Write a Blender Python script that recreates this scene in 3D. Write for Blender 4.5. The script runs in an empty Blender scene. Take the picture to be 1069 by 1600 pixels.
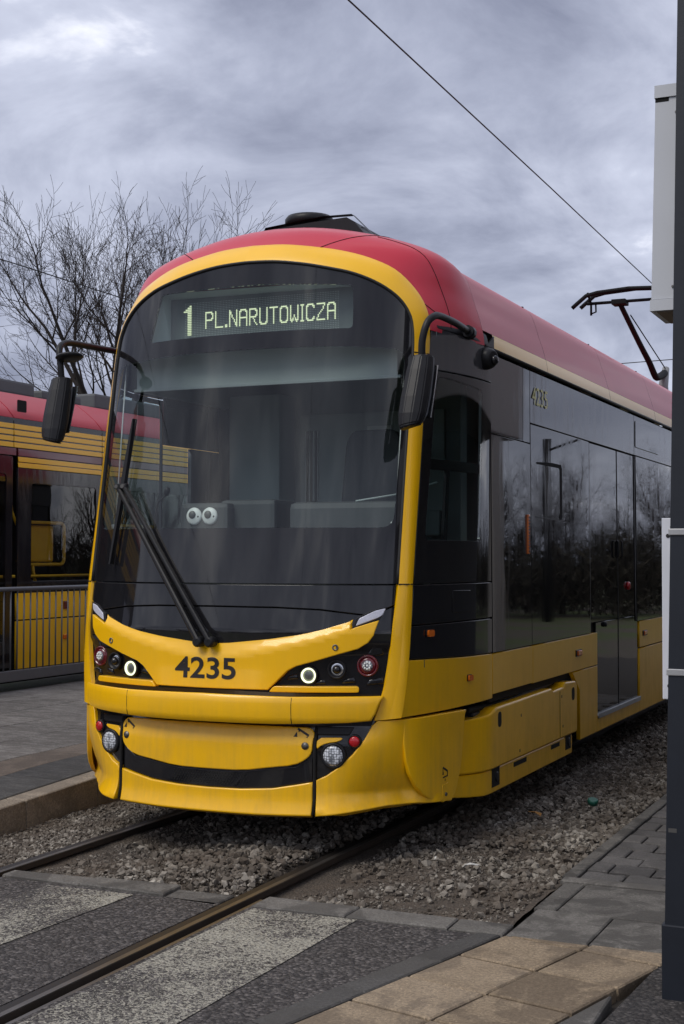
import bpy, bmesh, math, random
from math import sin, cos, pi, radians, sqrt
from mathutils import Vector, Matrix, noise
from mathutils.geometry import delaunay_2d_cdt, convex_hull_2d
random.seed(7)
SC = bpy.context.scene
C = SC.collection

# ------------------------------------------------------------------ camera
cam = bpy.data.cameras.new("camera")
cam_o = bpy.data.objects.new("camera", cam); C.objects.link(cam_o)
yaw, pit, rol = radians(24.2607), radians(1.8352), radians(-0.087)
fwd = Vector((-sin(yaw)*cos(pit), cos(yaw)*cos(pit), sin(pit)))
rgt = fwd.cross(Vector((0, 0, 1))).normalized(); upv = rgt.cross(fwd)
r2 = cos(rol)*rgt - sin(rol)*upv; u2 = sin(rol)*rgt + cos(rol)*upv
M = Matrix((r2, u2, -fwd)).transposed().to_4x4(); M.translation = Vector((3.7846, -6.7516, 1.6086))
cam_o.matrix_world = M
cam.sensor_fit = 'VERTICAL'; cam.sensor_height = 36; cam.lens = 2156.12/1600*36
cam.clip_start = 0.05; cam.clip_end = 2000
SC.camera = cam_o

# ------------------------------------------------------------------ world
SKX, SKY = 12.4, 7.7
SUN_EL, SUN_AZ = radians(52), radians(205)      # azimuth: compass-like, from +Y clockwise
W = bpy.data.worlds.new("World"); SC.world = W; W.use_nodes = True
nt = W.node_tree; nt.nodes.clear()
def wn(t, **k):
    n = nt.nodes.new(t)
    for a, b in k.items(): setattr(n, a, b)
    return n
out = wn('ShaderNodeOutputWorld')
sky = wn('ShaderNodeTexSky', sky_type='NISHITA', sun_disc=False, sun_elevation=SUN_EL, sun_rotation=SUN_AZ)
bg1 = wn('ShaderNodeBackground'); bg1.inputs[1].default_value = 0.06
nt.links.new(sky.outputs[0], bg1.inputs[0])
tc = wn('ShaderNodeTexCoord'); sep = wn('ShaderNodeSeparateXYZ'); nt.links.new(tc.outputs['Generated'], sep.inputs[0])
def mth(op, a, b=None, clamp=False):
    n = wn('ShaderNodeMath', operation=op); n.use_clamp = clamp
    for i, v in enumerate((a, b)):
        if v is None: continue
        if isinstance(v, (int, float)): n.inputs[i].default_value = v
        else: nt.links.new(v, n.inputs[i])
    return n.outputs[0]
zc = mth('ADD', mth('MAXIMUM', sep.outputs[2], 0.0), 0.42)
cx = mth('DIVIDE', sep.outputs[0], zc); cy = mth('DIVIDE', sep.outputs[1], zc)
cmb = wn('ShaderNodeCombineXYZ'); nt.links.new(cx, cmb.inputs[0]); nt.links.new(cy, cmb.inputs[1])
def wnoise(scale, detail, rough, dist, loc):
    mp = wn('ShaderNodeMapping'); mp.inputs['Location'].default_value = loc
    nt.links.new(cmb.outputs[0], mp.inputs[0])
    n = wn('ShaderNodeTexNoise'); n.inputs['Scale'].default_value = scale; n.inputs['Detail'].default_value = detail
    n.inputs['Roughness'].default_value = rough; n.inputs['Distortion'].default_value = dist
    nt.links.new(mp.outputs[0], n.inputs['Vector']); return n.outputs[0]
n1 = wnoise(1.5, 6, 0.55, 0.35, (SKX, SKY, 0)); n2 = wnoise(4.2, 7, 0.6, 0.5, (0.3, 4.0, 2.0))
nsum = mth('ADD', mth('MULTIPLY', n1, 0.62), mth('MULTIPLY', n2, 0.38))
rmp = wn('ShaderNodeValToRGB'); nt.links.new(nsum, rmp.inputs[0])
cr = rmp.color_ramp
cr.elements[0].position = 0.37; cr.elements[0].color = (0.20, 0.218, 0.30, 1)
cr.elements[1].position = 0.62; cr.elements[1].color = (1.02, 1.03, 1.10, 1)
e = cr.elements.new(0.45); e.color = (0.325, 0.35, 0.45, 1)
e = cr.elements.new(0.54); e.color = (0.50, 0.53, 0.645, 1)
bg2 = wn('ShaderNodeBackground'); bg2.inputs[1].default_value = 1.03
nt.links.new(rmp.outputs[0], bg2.inputs[0])
mx = wn('ShaderNodeMixShader'); mx.inputs[0].default_value = 0.93
nt.links.new(bg1.outputs[0], mx.inputs[1]); nt.links.new(bg2.outputs[0], mx.inputs[2])
nt.links.new(mx.outputs[0], out.inputs[0])
sun = bpy.data.lights.new("sun", 'SUN'); sun.energy = 1.5; sun.angle = radians(28); sun.color = (1.0, 0.95, 0.87)
sun_o = bpy.data.objects.new("sun", sun); C.objects.link(sun_o)
sd = Vector((sin(SUN_AZ)*cos(SUN_EL), cos(SUN_AZ)*cos(SUN_EL), sin(SUN_EL)))
sun_o.rotation_euler = sd.to_track_quat('Z', 'Y').to_euler(); sun_o.location = (0, 0, 30)
vs = SC.view_settings; vs.view_transform = 'Standard'; vs.look = 'None'; vs.exposure = 0.38; vs.gamma = 1.0; vs.use_curve_mapping = False

# ------------------------------------------------------------------ materials
MATS = {}
class N:
    """tiny node helper bound to one material"""
    def __init__(s, name):
        s.m = bpy.data.materials.new(name); s.m.use_nodes = True; s.t = s.m.node_tree; s.t.nodes.clear()
        s.out = s.n('ShaderNodeOutputMaterial'); s.pos = s.n('ShaderNodeNewGeometry').outputs['Position']
        MATS[name] = s.m
    def n(s, t, **k):
        n = s.t.nodes.new(t)
        for a, b in k.items(): setattr(n, a, b)
        return n
    def l(s, a, b): s.t.links.new(a, b)
    def set(s, sock, v):
        if hasattr(v, 'is_linked') or hasattr(v, 'links'): s.l(v, sock)
        elif isinstance(v, (tuple, list)) and len(v) == 3 and sock.type == 'RGBA': sock.default_value = (*v, 1)
        else: sock.default_value = v
    def bsdf(s, **k):
        b = s.n('ShaderNodeBsdfPrincipled')
        for a, v in k.items(): s.set(b.inputs[a.replace('_', ' ')], v)
        return b
    def mapped(s, scale=(1, 1, 1), loc=(0, 0, 0), rot=(0, 0, 0), src=None):
        m = s.n('ShaderNodeMapping'); m.inputs['Scale'].default_value = scale; m.inputs['Location'].default_value = loc
        m.inputs['Rotation'].default_value = rot; s.l(src or s.pos, m.inputs[0]); return m.outputs[0]
    def noise(s, scale, detail=4, rough=.55, vec=None, dist=0):
        n = s.n('ShaderNodeTexNoise'); n.inputs['Scale'].default_value = scale; n.inputs['Detail'].default_value = detail
        n.inputs['Roughness'].default_value = rough; n.inputs['Distortion'].default_value = dist
        s.l(vec or s.pos, n.inputs['Vector']); return n.outputs[0]
    def vor(s, scale, out='Distance', vec=None, rnd=1.0):
        n = s.n('ShaderNodeTexVoronoi'); n.inputs['Scale'].default_value = scale; n.inputs['Randomness'].default_value = rnd
        s.l(vec or s.pos, n.inputs['Vector']); return n.outputs[out]
    def ramp(s, fac, stops):
        r = s.n('ShaderNodeValToRGB'); s.l(fac, r.inputs[0]); e = r.color_ramp.elements
        while len(e) < len(stops): e.new(.5)
        for el, (p, c) in zip(e, stops):
            el.position = p; el.color = (c, c, c, 1) if isinstance(c, (int, float)) else (*c, 1)
        return r.outputs[0]
    def mix(s, f, a, b, blend='MIX'):
        m = s.n('ShaderNodeMix', data_type='RGBA', blend_type=blend)
        s.set(m.inputs[0], f); s.set(m.inputs[6], a); s.set(m.inputs[7], b); return m.outputs[2]
    def math(s, op, a, b=0.0, clamp=False):
        m = s.n('ShaderNodeMath', operation=op); m.use_clamp = clamp; s.set(m.inputs[0], a); s.set(m.inputs[1], b); return m.outputs[0]
    def bump(s, h, strength=.3, dist=.01, normal=None):
        b = s.n('ShaderNodeBump'); b.inputs['Strength'].default_value = strength; b.inputs['Distance'].default_value = dist
        s.l(h, b.inputs['Height'])
        if normal: s.l(normal, b.inputs['Normal'])
        return b.outputs[0]
    def done(s, sh): s.l(sh, s.out.inputs[0]); return s.m
def paint(name, col, rough=.32, coat=.8, dirt=.25, dirtcol=(.16, .12, .07), spec=.5):
    s = N(name)
    sp = s.n('ShaderNodeSeparateXYZ'); s.l(s.pos, sp.inputs[0])
    low = s.math('MULTIPLY', s.math('SUBTRACT', 1.15, sp.outputs[2]), .75, True)            # road dirt lies on the lower panels
    n = s.noise(5, 7, .65); st = s.noise(9, 5, .6, s.mapped((3, 3, .25)))
    d = s.math('MULTIPLY', s.ramp(s.math('MULTIPLY', n, st), [(.18, 0), (.42, 1)]), s.math('ADD', s.math('MULTIPLY', low, dirt), dirt*.12))
    spk = s.ramp(s.vor(38), [(.045, 1), (.075, 0)]); sel = s.ramp(s.noise(11, 2), [(.55, 0), (.62, 1)])
    d2 = s.math('MULTIPLY', s.math('MULTIPLY', spk, sel), s.math('MULTIPLY', low, .7))
    c = s.mix(d, s.mix(s.noise(2, 3), tuple(x*.94 for x in col), tuple(min(1, x*1.06) for x in col)), dirtcol)
    c = s.mix(d2, c, (.09, .07, .045))
    r = s.math('ADD', s.math('MULTIPLY', d, .5), rough)
    nb = s.bump(s.noise(1.7, 2), .035, .05)
    b = s.bsdf(Base_Color=c, Roughness=r, Specular_IOR_Level=spec, Coat_Weight=coat, Coat_Roughness=s.math('ADD', s.math('MULTIPLY', d, .5), .07), Normal=nb, Coat_Normal=nb)
    return s.done(b.outputs[0])
def simple(name, col, rough=.5, metal=0., var=.12, vscale=14, bump=0, bscale=60, spec=.5, coat=0):
    s = N(name)
    c = s.mix(s.noise(vscale, 5), tuple(x*(1-var) for x in col), tuple(min(1, x*(1+var)) for x in col))
    k = dict(Base_Color=c, Roughness=rough, Metallic=metal, Specular_IOR_Level=spec, Coat_Weight=coat)
    if bump: k['Normal'] = s.bump(s.noise(bscale, 4), bump, .004)
    return s.done(s.bsdf(**k).outputs[0])
def emit(name, col, st):
    s = N(name); e_ = s.n('ShaderNodeEmission'); e_.inputs[0].default_value = (*col, 1); e_.inputs[1].default_value = st
    return s.done(e_.outputs[0])
def glass(name, tint, dens, wav=.02, rough=0.0):
    """single-sheet glass: fresnel mirror over a tinted clear pane"""
    s = N(name)
    nb = s.bump(s.noise(1.3, 2), wav, .05)
    tr = s.n('ShaderNodeBsdfTransparent'); tr.inputs[0].default_value = (*[t*dens for t in tint], 1)
    gl = s.n('ShaderNodeBsdfGlossy'); gl.inputs['Roughness'].default_value = rough; s.l(nb, gl.inputs['Normal'])
    gl.inputs[0].default_value = (1, 1, 1, 1)
    bf_ = s.n('ShaderNodeNewGeometry').outputs['Backfacing']; fr = s.n('ShaderNodeFresnel'); s.l(nb, fr.inputs['Normal'])
    s.l(s.math('ADD', 1.52, s.math('MULTIPLY', bf_, 1/1.52-1.52)), fr.inputs[0])         # a thin pane mirrors alike from both sides
    m = s.n('ShaderNodeMixShader'); s.l(fr.outputs[0], m.inputs[0]); s.l(tr.outputs[0], m.inputs[1]); s.l(gl.outputs[0], m.inputs[2])
    return s.done(m.outputs[0])
def blackgloss(name, col=(.010, .010, .012), wav=.03, wscale=1.1, rough=.03, dust=.05):
    s = N(name)
    nb = s.bump(s.noise(wscale, 2), wav, .05)
    d = s.math('MULTIPLY', s.ramp(s.noise(6, 7, .65, s.mapped((2, 2, .3))), [(.45, 0), (.75, 1)]), dust)
    b = s.bsdf(Base_Color=s.mix(d, col, (.2, .18, .15)), Roughness=s.math('ADD', s.math('MULTIPLY', d, 3), rough), Specular_IOR_Level=.55, Normal=nb)
    return s.done(b.outputs[0])
YEL = paint('yellow_paint', (.90, .490, .0), coat=.32, dirt=.32)
RED = paint('red_paint', (.52, .024, .048), coat=.25, dirt=.1, rough=.42, spec=.35)
CREAM = paint('cream_band_paint', (.86, .48, .03), coat=.3, dirt=.1)
BLK = blackgloss('black_gloss', dust=.03)
BLKS = blackgloss('dark_side_glass', (.012, .012, .013), .016, .9, .015, .03)
GRYS = blackgloss('dark_grey_paint', (.055, .055, .060), .03, 1.0, .06, .08)
MATTE = simple('black_plastic', (.014, .014, .016), .42, var=.2, bump=.05, spec=.25)
RUB = simple('black_rubber', (.008, .008, .008), .6)
VOID = simple('dark_void', (.004, .004, .004), .9)
CLR = glass('clear_windshield', (.90, .96, .95), .95)
SIDEG = glass('cab_side_glass', (.72, .86, .84), .78)
LENS = glass('lamp_lens', (.95, .97, 1), .95)
CHROME = simple('lamp_chrome', (.75, .76, .78), .18, 1.0, var=.03)
def led_grid():
    s = N('lamp_led_grid'); v = s.vor(75, rnd=.35); c = s.ramp(v, [(.25, (.72, .75, .80)), (.62, (.13, .14, .16))])
    return s.done(s.bsdf(Base_Color=c, Roughness=.3, Coat_Weight=.4, Normal=s.bump(v, .5, .004)).outputs[0])
LEDWH = led_grid()
REDL = simple('red_lens', (.12, .003, .008), .18, coat=.8)
REDB = simple('red_lamp', (.45, .004, .010), .25, coat=.8)
AMB = simple('amber_lens', (.75, .16, .01), .25, coat=.7)
STEEL = simple('bolt_steel', (.16, .155, .145), .45, .8, var=.2)
ALU = simple('brushed_sill', (.42, .43, .44), .45, .7, var=.1)
DRLE = emit('drl_ring_light', (.95, 1.0, .66), 1.25)
DRLS = simple('drl_strip_lens', (.52, .53, .62), .25, var=.25, vscale=90, coat=.5)
LEDE = emit('led_dot_lit', (.80, .90, .58), 0.8)
LEDU = simple('led_dot_off', (.42, .46, .42), .6)
DISP = simple('display_panel', (.12, .14, .14), .5)
CABG = simple('cab_grey', (.20, .235, .24), .6, var=.15, vscale=3)
CABD = simple('cab_dark', (.055, .062, .066), .6, var=.2, vscale=4)
CABP = simple('cab_pale', (.36, .41, .41), .6, var=.1, vscale=3)
BLIND = simple('sun_blind_cloth', (.40, .455, .45), .8, var=.05)
WHITE = simple('white_plastic', (.78, .80, .78), .4)
INK = simple('black_ink', (.012, .010, .010), .5)
PALEY = simple('pale_yellow_ink', (.85, .82, .38), .5)

# ------------------------------------------------------------------ builders
def obj(name, me, mat, parent=None):
    o = bpy.data.objects.new(name, me); C.objects.link(o)
    if mat and not me.materials: me.materials.append(mat)
    if parent: o.parent = parent
    return o
def mesh(name, vs_, fs, smooth=False):
    me = bpy.data.meshes.new(name); me.from_pydata([tuple(v) for v in vs_], [], fs); me.update()
    if smooth: me.polygons.foreach_set('use_smooth', [True]*len(me.polygons))
    return me
def tag(o, label=None, cat=None, group=None, kind=None):
    if label: o['label'] = label
    if cat: o['category'] = cat
    if group: o['group'] = group
    if kind: o['kind'] = kind
    return o
def empty(name, loc=(0, 0, 0), label=None, cat=None, group=None, kind=None):
    o = bpy.data.objects.new(name, None); C.objects.link(o); o.location = loc; o.empty_display_size = .2
    return tag(o, label, cat, group, kind)
class MB:
    def __init__(s): s.v = []; s.f = []; s.sm = []
    def add(s, vs_, fs, smooth=False):
        b = len(s.v); s.v += [Vector(v) for v in vs_]; s.f += [[b+i for i in f] for f in fs]; s.sm += [smooth]*len(fs); return s
    def box(s, x0, x1, y0, y1, z0, z1, ch=0.0):
        if ch <= 0:
            v = [(x, y, z) for z in (z0, z1) for y in (y0, y1) for x in (x0, x1)]
            return s.add(v, [(0, 2, 3, 1), (4, 5, 7, 6), (0, 1, 5, 4), (2, 6, 7, 3), (0, 4, 6, 2), (1, 3, 7, 5)])
        bm = bmesh.new(); bmesh.ops.create_cube(bm, size=1)
        for v in bm.verts: v.co = Vector(((x0+x1)/2+v.co.x*(x1-x0), (y0+y1)/2+v.co.y*(y1-y0), (z0+z1)/2+v.co.z*(z1-z0)))
        bmesh.ops.bevel(bm, geom=bm.edges[:], offset=ch, segments=2, affect='EDGES', profile=.6)
        bm.verts.index_update(); s.add([v.co.copy() for v in bm.verts], [[v.index for v in f.verts] for f in bm.faces]); bm.free(); return s
    def tube(s, pts, r, n=8, cap=True, smooth=True):
        pts = [Vector(p) for p in pts]; rs = r if isinstance(r, (list, tuple)) else [r]*len(pts)
        b = len(s.v); up = Vector((0, 0, 1)); prev = None
        for i, p in enumerate(pts):
            t = (pts[min(i+1, len(pts)-1)]-pts[max(i-1, 0)]).normalized()
            if prev is None:
                a = t.orthogonal().normalized()
            else:
                a = (prev - t*prev.dot(t)).normalized() if (prev - t*prev.dot(t)).length > 1e-6 else t.orthogonal().normalized()
            prev = a; c = t.cross(a)
            for k in range(n): s.v.append(p+(a*cos(2*pi*k/n)+c*sin(2*pi*k/n))*rs[i])
        for i in range(len(pts)-1):
            for k in range(n):
                k2 = (k+1) % n; s.f.append([b+i*n+k, b+i*n+k2, b+(i+1)*n+k2, b+(i+1)*n+k]); s.sm.append(smooth)
        if cap:
            s.f.append([b+k for k in range(n)][::-1]); s.sm.append(False)
            s.f.append([b+(len(pts)-1)*n+k for k in range(n)]); s.sm.append(False)
        return s
    def lathe(s, o, ax, prof, n=20, smooth=True):
        """prof: list of (radius, distance along ax)"""
        o = Vector(o); ax = Vector(ax).normalized(); a = ax.orthogonal().normalized(); c = ax.cross(a); b = len(s.v)
        for r, h in prof:
            for k in range(n): s.v.append(o+ax*h+(a*cos(2*pi*k/n)+c*sin(2*pi*k/n))*r)
        for i in range(len(prof)-1):
            for k in range(n):
                k2 = (k+1) % n; s.f.append([b+i*n+k, b+i*n+k2, b+(i+1)*n+k2, b+(i+1)*n+k]); s.sm.append(smooth)
        s.f.append([b+k for k in range(n)][::-1]); s.sm.append(False)
        s.f.append([b+(len(prof)-1)*n+k for k in range(n)]); s.sm.append(False); return s
    def prism(s, poly, ax, h0, h1):
        """poly of 3-D points extruded from h0 to h1 along ax"""
        ax = Vector(ax); n = len(poly); P0 = [Vector(p)+ax*h0 for p in poly]; P1 = [Vector(p)+ax*h1 for p in poly]
        return s.add(P0+P1, [list(range(n))[::-1], list(range(n, 2*n))]+[[i, (i+1) % n, n+(i+1) % n, n+i] for i in range(n)])
    def build(s, name, mat, parent=None, fix=True):
        me = bpy.data.meshes.new(name); me.from_pydata([tuple(v) for v in s.v], [], s.f); me.update()
        me.polygons.foreach_set('use_smooth', s.sm)
        if fix:
            bm = bmesh.new(); bm.from_mesh(me); bmesh.ops.recalc_face_normals(bm, faces=bm.faces); bm.to_mesh(me); bm.free()
        return obj(name, me, mat, parent)
def inside(p, poly):
    x, y = p; r = False; j = len(poly)-1
    for i in range(len(poly)):
        (xi, yi), (xj, yj) = poly[i], poly[j]
        if (yi > y) != (yj > y) and x < (xj-xi)*(y-yi)/(yj-yi)+xi: r = not r
        j = i
    return r
def area(p): return sum(p[i][0]*p[(i+1) % len(p)][1]-p[(i+1) % len(p)][0]*p[i][1] for i in range(len(p)))/2
def resample(p, res):
    o = []
    for i in range(len(p)):
        a, b = p[i], p[(i+1) % len(p)]; d = math.hypot(b[0]-a[0], b[1]-a[1]); n = max(1, int(math.ceil(d/res)))
        o += [(a[0]+(b[0]-a[0])*k/n, a[1]+(b[1]-a[1])*k/n) for k in range(n)]
    return o
def inset(p, d):
    n = len(p); o = []
    for i in range(n):
        a, b, c = p[i-1], p[i], p[(i+1) % n]
        e1 = Vector((b[0]-a[0], b[1]-a[1])); e2 = Vector((c[0]-b[0], c[1]-b[1]))
        if e1.length < 1e-9 or e2.length < 1e-9: o.append(b); continue
        e1.normalize(); e2.normalize(); nn = Vector((-e1.y, e1.x))+Vector((-e2.y, e2.x))
        if nn.length < .2: o.append(b); continue
        nn.normalize(); k = d/max(.4, nn.dot(Vector((-e1.y, e1.x)))); o.append((b[0]+nn.x*k, b[1]+nn.y*k))
    return o
def chaikin(p, it=2, closed=True):
    for _ in range(it):
        q = []
        n = len(p)
        for i in range(n if closed else n-1):
            a, b = p[i], p[(i+1) % n]; q += [(a[0]*.75+b[0]*.25, a[1]*.75+b[1]*.25), (a[0]*.25+b[0]*.75, a[1]*.25+b[1]*.75)]
        p = q if closed else [p[0]]+q+[p[-1]]
    return p
def rounded(p, r, n=5):
    """round the corners of polygon p"""
    o = []
    for i in range(len(p)):
        a, b, c = Vector(p[i-1]), Vector(p[i]), Vector(p[(i+1) % len(p)])
        k = min(r, (a-b).length*.45, (c-b).length*.45); s_ = b+(a-b).normalized()*k; e_ = b+(c-b).normalized()*k
        for j in range(n+1):
            t = j/n; q = s_*(1-t)**2+b*2*t*(1-t)+e_*t*t; o.append((q.x, q.y))
    return o
def panel(name, poly, fn, mat, parent, off=0., depth=.02, res=.06, ch=.003, mir=False, holes=(), gres=None, smooth=True, nsm=0):
    """a sheet cut to `poly` in the surface's own (a,b) coordinates, laid on surface fn(a,b), with rounded-off rim and thickness"""
    if area(poly) < 0: poly = poly[::-1]
    outer = resample(poly, res); loops = [outer]
    for h in holes:
        if area(h) > 0: h = h[::-1]
        loops.append(resample(h, res))
    top = [inset(l, ch) if ch > 0 else l for l in loops]
    vs2 = []; ed = []
    for l in top:
        b = len(vs2); vs2 += l; ed += [(b+i, b+(i+1) % len(l)) for i in range(len(l))]
    g = gres or res; xs = [p[0] for p in top[0]]; ys = [p[1] for p in top[0]]
    nx = max(1, int((max(xs)-min(xs))/g)); ny = max(1, int((max(ys)-min(ys))/g))
    seg = [(vs2[a], vs2[b]) for a, b in ed]
    for i in range(1, nx):
        for j in range(1, ny):
            p = (min(xs)+(max(xs)-min(xs))*i/nx, min(ys)+(max(ys)-min(ys))*j/ny)
            if not inside(p, top[0]) or any(inside(p, h) for h in top[1:]): continue
            if any((p[0]-a[0])**2+(p[1]-a[1])**2 < (.45*g)**2 for a, b in seg): continue
            vs2.append(p)
    r = delaunay_2d_cdt([Vector(v) for v in vs2], ed, [], 0, 1e-6)
    V2, F = [tuple(v) for v in r[0]], r[2]
    keep = []
    for f in F:
        cx_ = sum(V2[i][0] for i in f)/len(f); cy_ = sum(V2[i][1] for i in f)/len(f)
        if inside((cx_, cy_), top[0]) and not any(inside((cx_, cy_), h) for h in top[1:]): keep.append(list(f))
    def PN(q):
        a, b = q; h = 1e-3; p = Vector(fn(a, b)); n = (Vector(fn(a+h, b))-Vector(fn(a-h, b))).cross(Vector(fn(a, b+h))-Vector(fn(a, b-h)))
        return p, n.normalized()
    m = MB(); nr = []
    T = [PN(q) for q in V2]
    if nsm:                                                          # average the normals of a kinked surface over a small neighbourhood
        T = [(p, sum((PN((q[0]+dx*nsm, q[1]+dy*nsm))[1] for dx in (-1, 0, 1) for dy in (-1, 0, 1)), Vector()).normalized()) for q, (p, n) in zip(V2, T)]
    m.add([p+n*off for p, n in T], keep, True); nr += [n for p, n in T]
    for l0, l1 in zip(loops, top):
        n = len(l0); I = [PN(q) for q in l1]; O = [PN(q) for q in l0]
        A = [p+k*off for p, k in I]; B = [p+k*(off-ch) for p, k in O]; D = [p+k*(off-depth) for p, k in O]
        if ch > 0: ow = [((Oo[0]-Ii[0])-Ii[1]*(Oo[0]-Ii[0]).dot(Ii[1])).normalized() for Oo, Ii in zip(O, I)]
        else:
            ow = []
            for i in range(n):
                t = (O[(i+1) % n][0]-O[i-1][0]).normalized(); ow.append(t.cross(O[i][1]).normalized())
        if ch > 0:
            m.add(A+B, [[i, n+i, n+(i+1) % n, (i+1) % n] for i in range(n)], True); nr += [k for p, k in I]; nr += [(k+w_).normalized() for (p, k), w_ in zip(O, ow)]
        if depth > ch: m.add(B+D, [[i, n+i, n+(i+1) % n, (i+1) % n] for i in range(n)], True); nr += ow+ow
    if mir:
        for v in m.v: v.x = -v.x
        nr = [Vector((-v.x, v.y, v.z)) for v in nr]
        m.f = [f[::-1] for f in m.f]
    o = m.build(name, mat, parent, fix=False)
    if smooth: o.data.normals_split_custom_set_from_vertices([tuple(v) for v in nr])
    else: o.data.polygons.foreach_set('use_smooth', [False]*len(o.data.polygons))
    return o
def sym(right):
    """right half chain, bottom centre -> top centre, to a whole outline"""
    return right+[(-x, z) for x, z in right[::-1] if x > 1e-6]
def lerp_tab(tab, t):
    if t <= tab[0][0]: return tab[0][1:]
    for a, b in zip(tab, tab[1:]):
        if t <= b[0]:
            k = (t-a[0])/(b[0]-a[0]); return tuple(a[i]+(b[i]-a[i])*k for i in range(1, len(a)))
    return tab[-1][1:]
def catmull(P, t):
    n = len(P)-1; t = min(max(t, 0), 1)*n; i = min(int(t), n-1); u = t-i
    p0 = P[max(i-1, 0)]; p1 = P[i]; p2 = P[i+1]; p3 = P[min(i+2, n)]
    return .5*((2*p1)+(p2-p0)*u+(2*p0-5*p1+4*p2-p3)*u*u+(3*p1-p0-3*p2+p3)*u**3)
def text_mesh(body, w, h, weight=0.0, res=6):
    cu = bpy.data.curves.new('t', 'FONT'); cu.body = body; cu.offset = weight; cu.resolution_u = res; cu.fill_mode = 'FRONT'
    o = bpy.data.objects.new('t', cu); C.objects.link(o); bpy.context.view_layer.update()
    me = bpy.data.meshes.new_from_object(o.evaluated_get(bpy.context.evaluated_depsgraph_get()))
    bpy.data.objects.remove(o)
    bm = bmesh.new(); bm.from_mesh(me); bpy.data.meshes.remove(me)
    xs = [v.co.x for v in bm.verts]; ys = [v.co.y for v in bm.verts]
    V = [((v.co.x-min(xs))/(max(xs)-min(xs))*w, (v.co.y-min(ys))/(max(ys)-min(ys))*h) for v in bm.verts]
    Fc = [[v.index for v in f.verts] for f in bm.faces]; bm.free(); return V, Fc

exec_order = []
# ------------------------------------------------------------------ ground
def soil_mat():
    s = N('dirt_and_grass'); n = s.noise(.35, 6); n2 = s.noise(14, 6, .7)
    g = s.mix(n2, (.040, .060, .016), (.10, .125, .038)); d = s.mix(n2, (.05, .042, .032), (.13, .11, .085))
    return s.done(s.bsdf(Base_Color=s.mix(s.ramp(n, [(.42, 0), (.58, 1)]), d, g), Roughness=.95, Normal=s.bump(n2, .8, .05)).outputs[0])
def asphalt_nodes(s, dark=1.0):
    v = s.vor(66); vc = s.vor(66, 'Color'); n = s.noise(2.2, 6, .6); f = s.noise(220, 3)
    sp = s.n('ShaderNodeSeparateColor'); s.l(vc, sp.inputs[0])
    c = s.mix(s.ramp(sp.outputs[0], [(.15, 0), (.75, .5), (.97, 1)]), (.042*dark, .037*dark, .037*dark), (.25*dark, .225*dark, .212*dark))
    c = s.mix(s.ramp(v, [(.3, 0), (.8, .6)]), c, (.032*dark, .029*dark, .030*dark))
    c = s.mix(s.ramp(n, [(.35, .0), (.7, .35)]), c, (.06*dark, .05*dark, .042*dark))
    nb = s.bump(s.math('SUBTRACT', f, s.math('MULTIPLY', v, 1.6)), 1.0, .012)
    return c, nb
def asphalt_mat(name, dark=1.0):
    s = N(name); c, nb = asphalt_nodes(s, dark); return s.done(s.bsdf(Base_Color=c, Roughness=.85, Normal=nb).outputs[0])
def worn_paint_mat():
    s = N('worn_white_marking'); c, nb = asphalt_nodes(s)
    k = s.noise(62, 6, .66, dist=1.2); big = s.noise(1.6, 5, .6); med = s.noise(9, 4)
    th = s.math('ADD', k, s.math('ADD', s.math('MULTIPLY', s.math('SUBTRACT', big, .5), .62), s.math('MULTIPLY', s.math('SUBTRACT', med, .5), .16)))
    f = s.ramp(th, [(.485, 0), (.51, 1)])
    pc = s.mix(s.noise(30, 5), (.37, .345, .28), (.53, .50, .42))
    return s.done(s.bsdf(Base_Color=s.mix(f, c, pc), Roughness=.75, Normal=nb).outputs[0])
def conc_mat(name, a, b, stain=(.05, .045, .04), amt=.5, scale=1.0, streak=None):
    s = N(name); oi = s.n('ShaderNodeObjectInfo').outputs['Random']
    v = s.mapped(streak or (1, 1, 1)); n = s.noise(7*scale, 7, .65, v); f = s.noise(75, 6, .75); big = s.noise(2.3*scale, 6, .65, v, .6)
    c = s.mix(s.ramp(n, [(.34, 0), (.66, 1)]), a, b); c = s.mix(s.ramp(f, [(.38, .75), (.62, 0)]), c, tuple(x*.42 for x in a)); c = s.mix(s.ramp(s.noise(95, 3), [(.62, 0), (.72, .5)]), c, tuple(min(1, x*2.0) for x in b))
    c = s.mix(s.math('MULTIPLY', s.ramp(big, [(.50, 0), (.555, 1)]), amt), c, stain)
    sp = s.ramp(s.vor(17), [(.05, 1), (.11, 0)]); sel = s.ramp(s.noise(8, 2), [(.52, 0), (.6, 1)])
    c = s.mix(s.math('MULTIPLY', s.math('MULTIPLY', sp, sel), .75), c, stain)
    c = s.mix(s.math('MULTIPLY', s.math('SUBTRACT', oi, .5), .35), c, (1, 1, 1), 'ADD') if False else s.mix(oi, s.mix(.16, c, (0, 0, 0)), s.mix(.06, c, (.5, .47, .43)))
    return s.done(s.bsdf(Base_Color=c, Roughness=.88, Normal=s.bump(f, .8, .006)).outputs[0])
SOIL = soil_mat(); ASPH = asphalt_mat('asphalt'); WORN = worn_paint_mat()
CONC = conc_mat('grey_concrete', (.125, .115, .104), (.205, .192, .172), (.040, .036, .032), .7)
CONCD = conc_mat('dark_concrete', (.062, .058, .055), (.10, .095, .09))
BEIGE = conc_mat('beige_slab', (.285, .21, .132), (.40, .305, .20), (.085, .06, .04), .5)
PAVE = conc_mat('block_paver', (.088, .082, .080), (.140, .131, .127), (.04, .037, .035), .45)
KERBM = conc_mat('sandy_kerb', (.24, .195, .145), (.33, .275, .21), (.10, .08, .06), .45)
PLAT = conc_mat('streaky_platform', (.085, .077, .071), (.30, .28, .262), (.07, .061, .055), .6, 1.1, (1.1, 4.5, 1))
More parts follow.
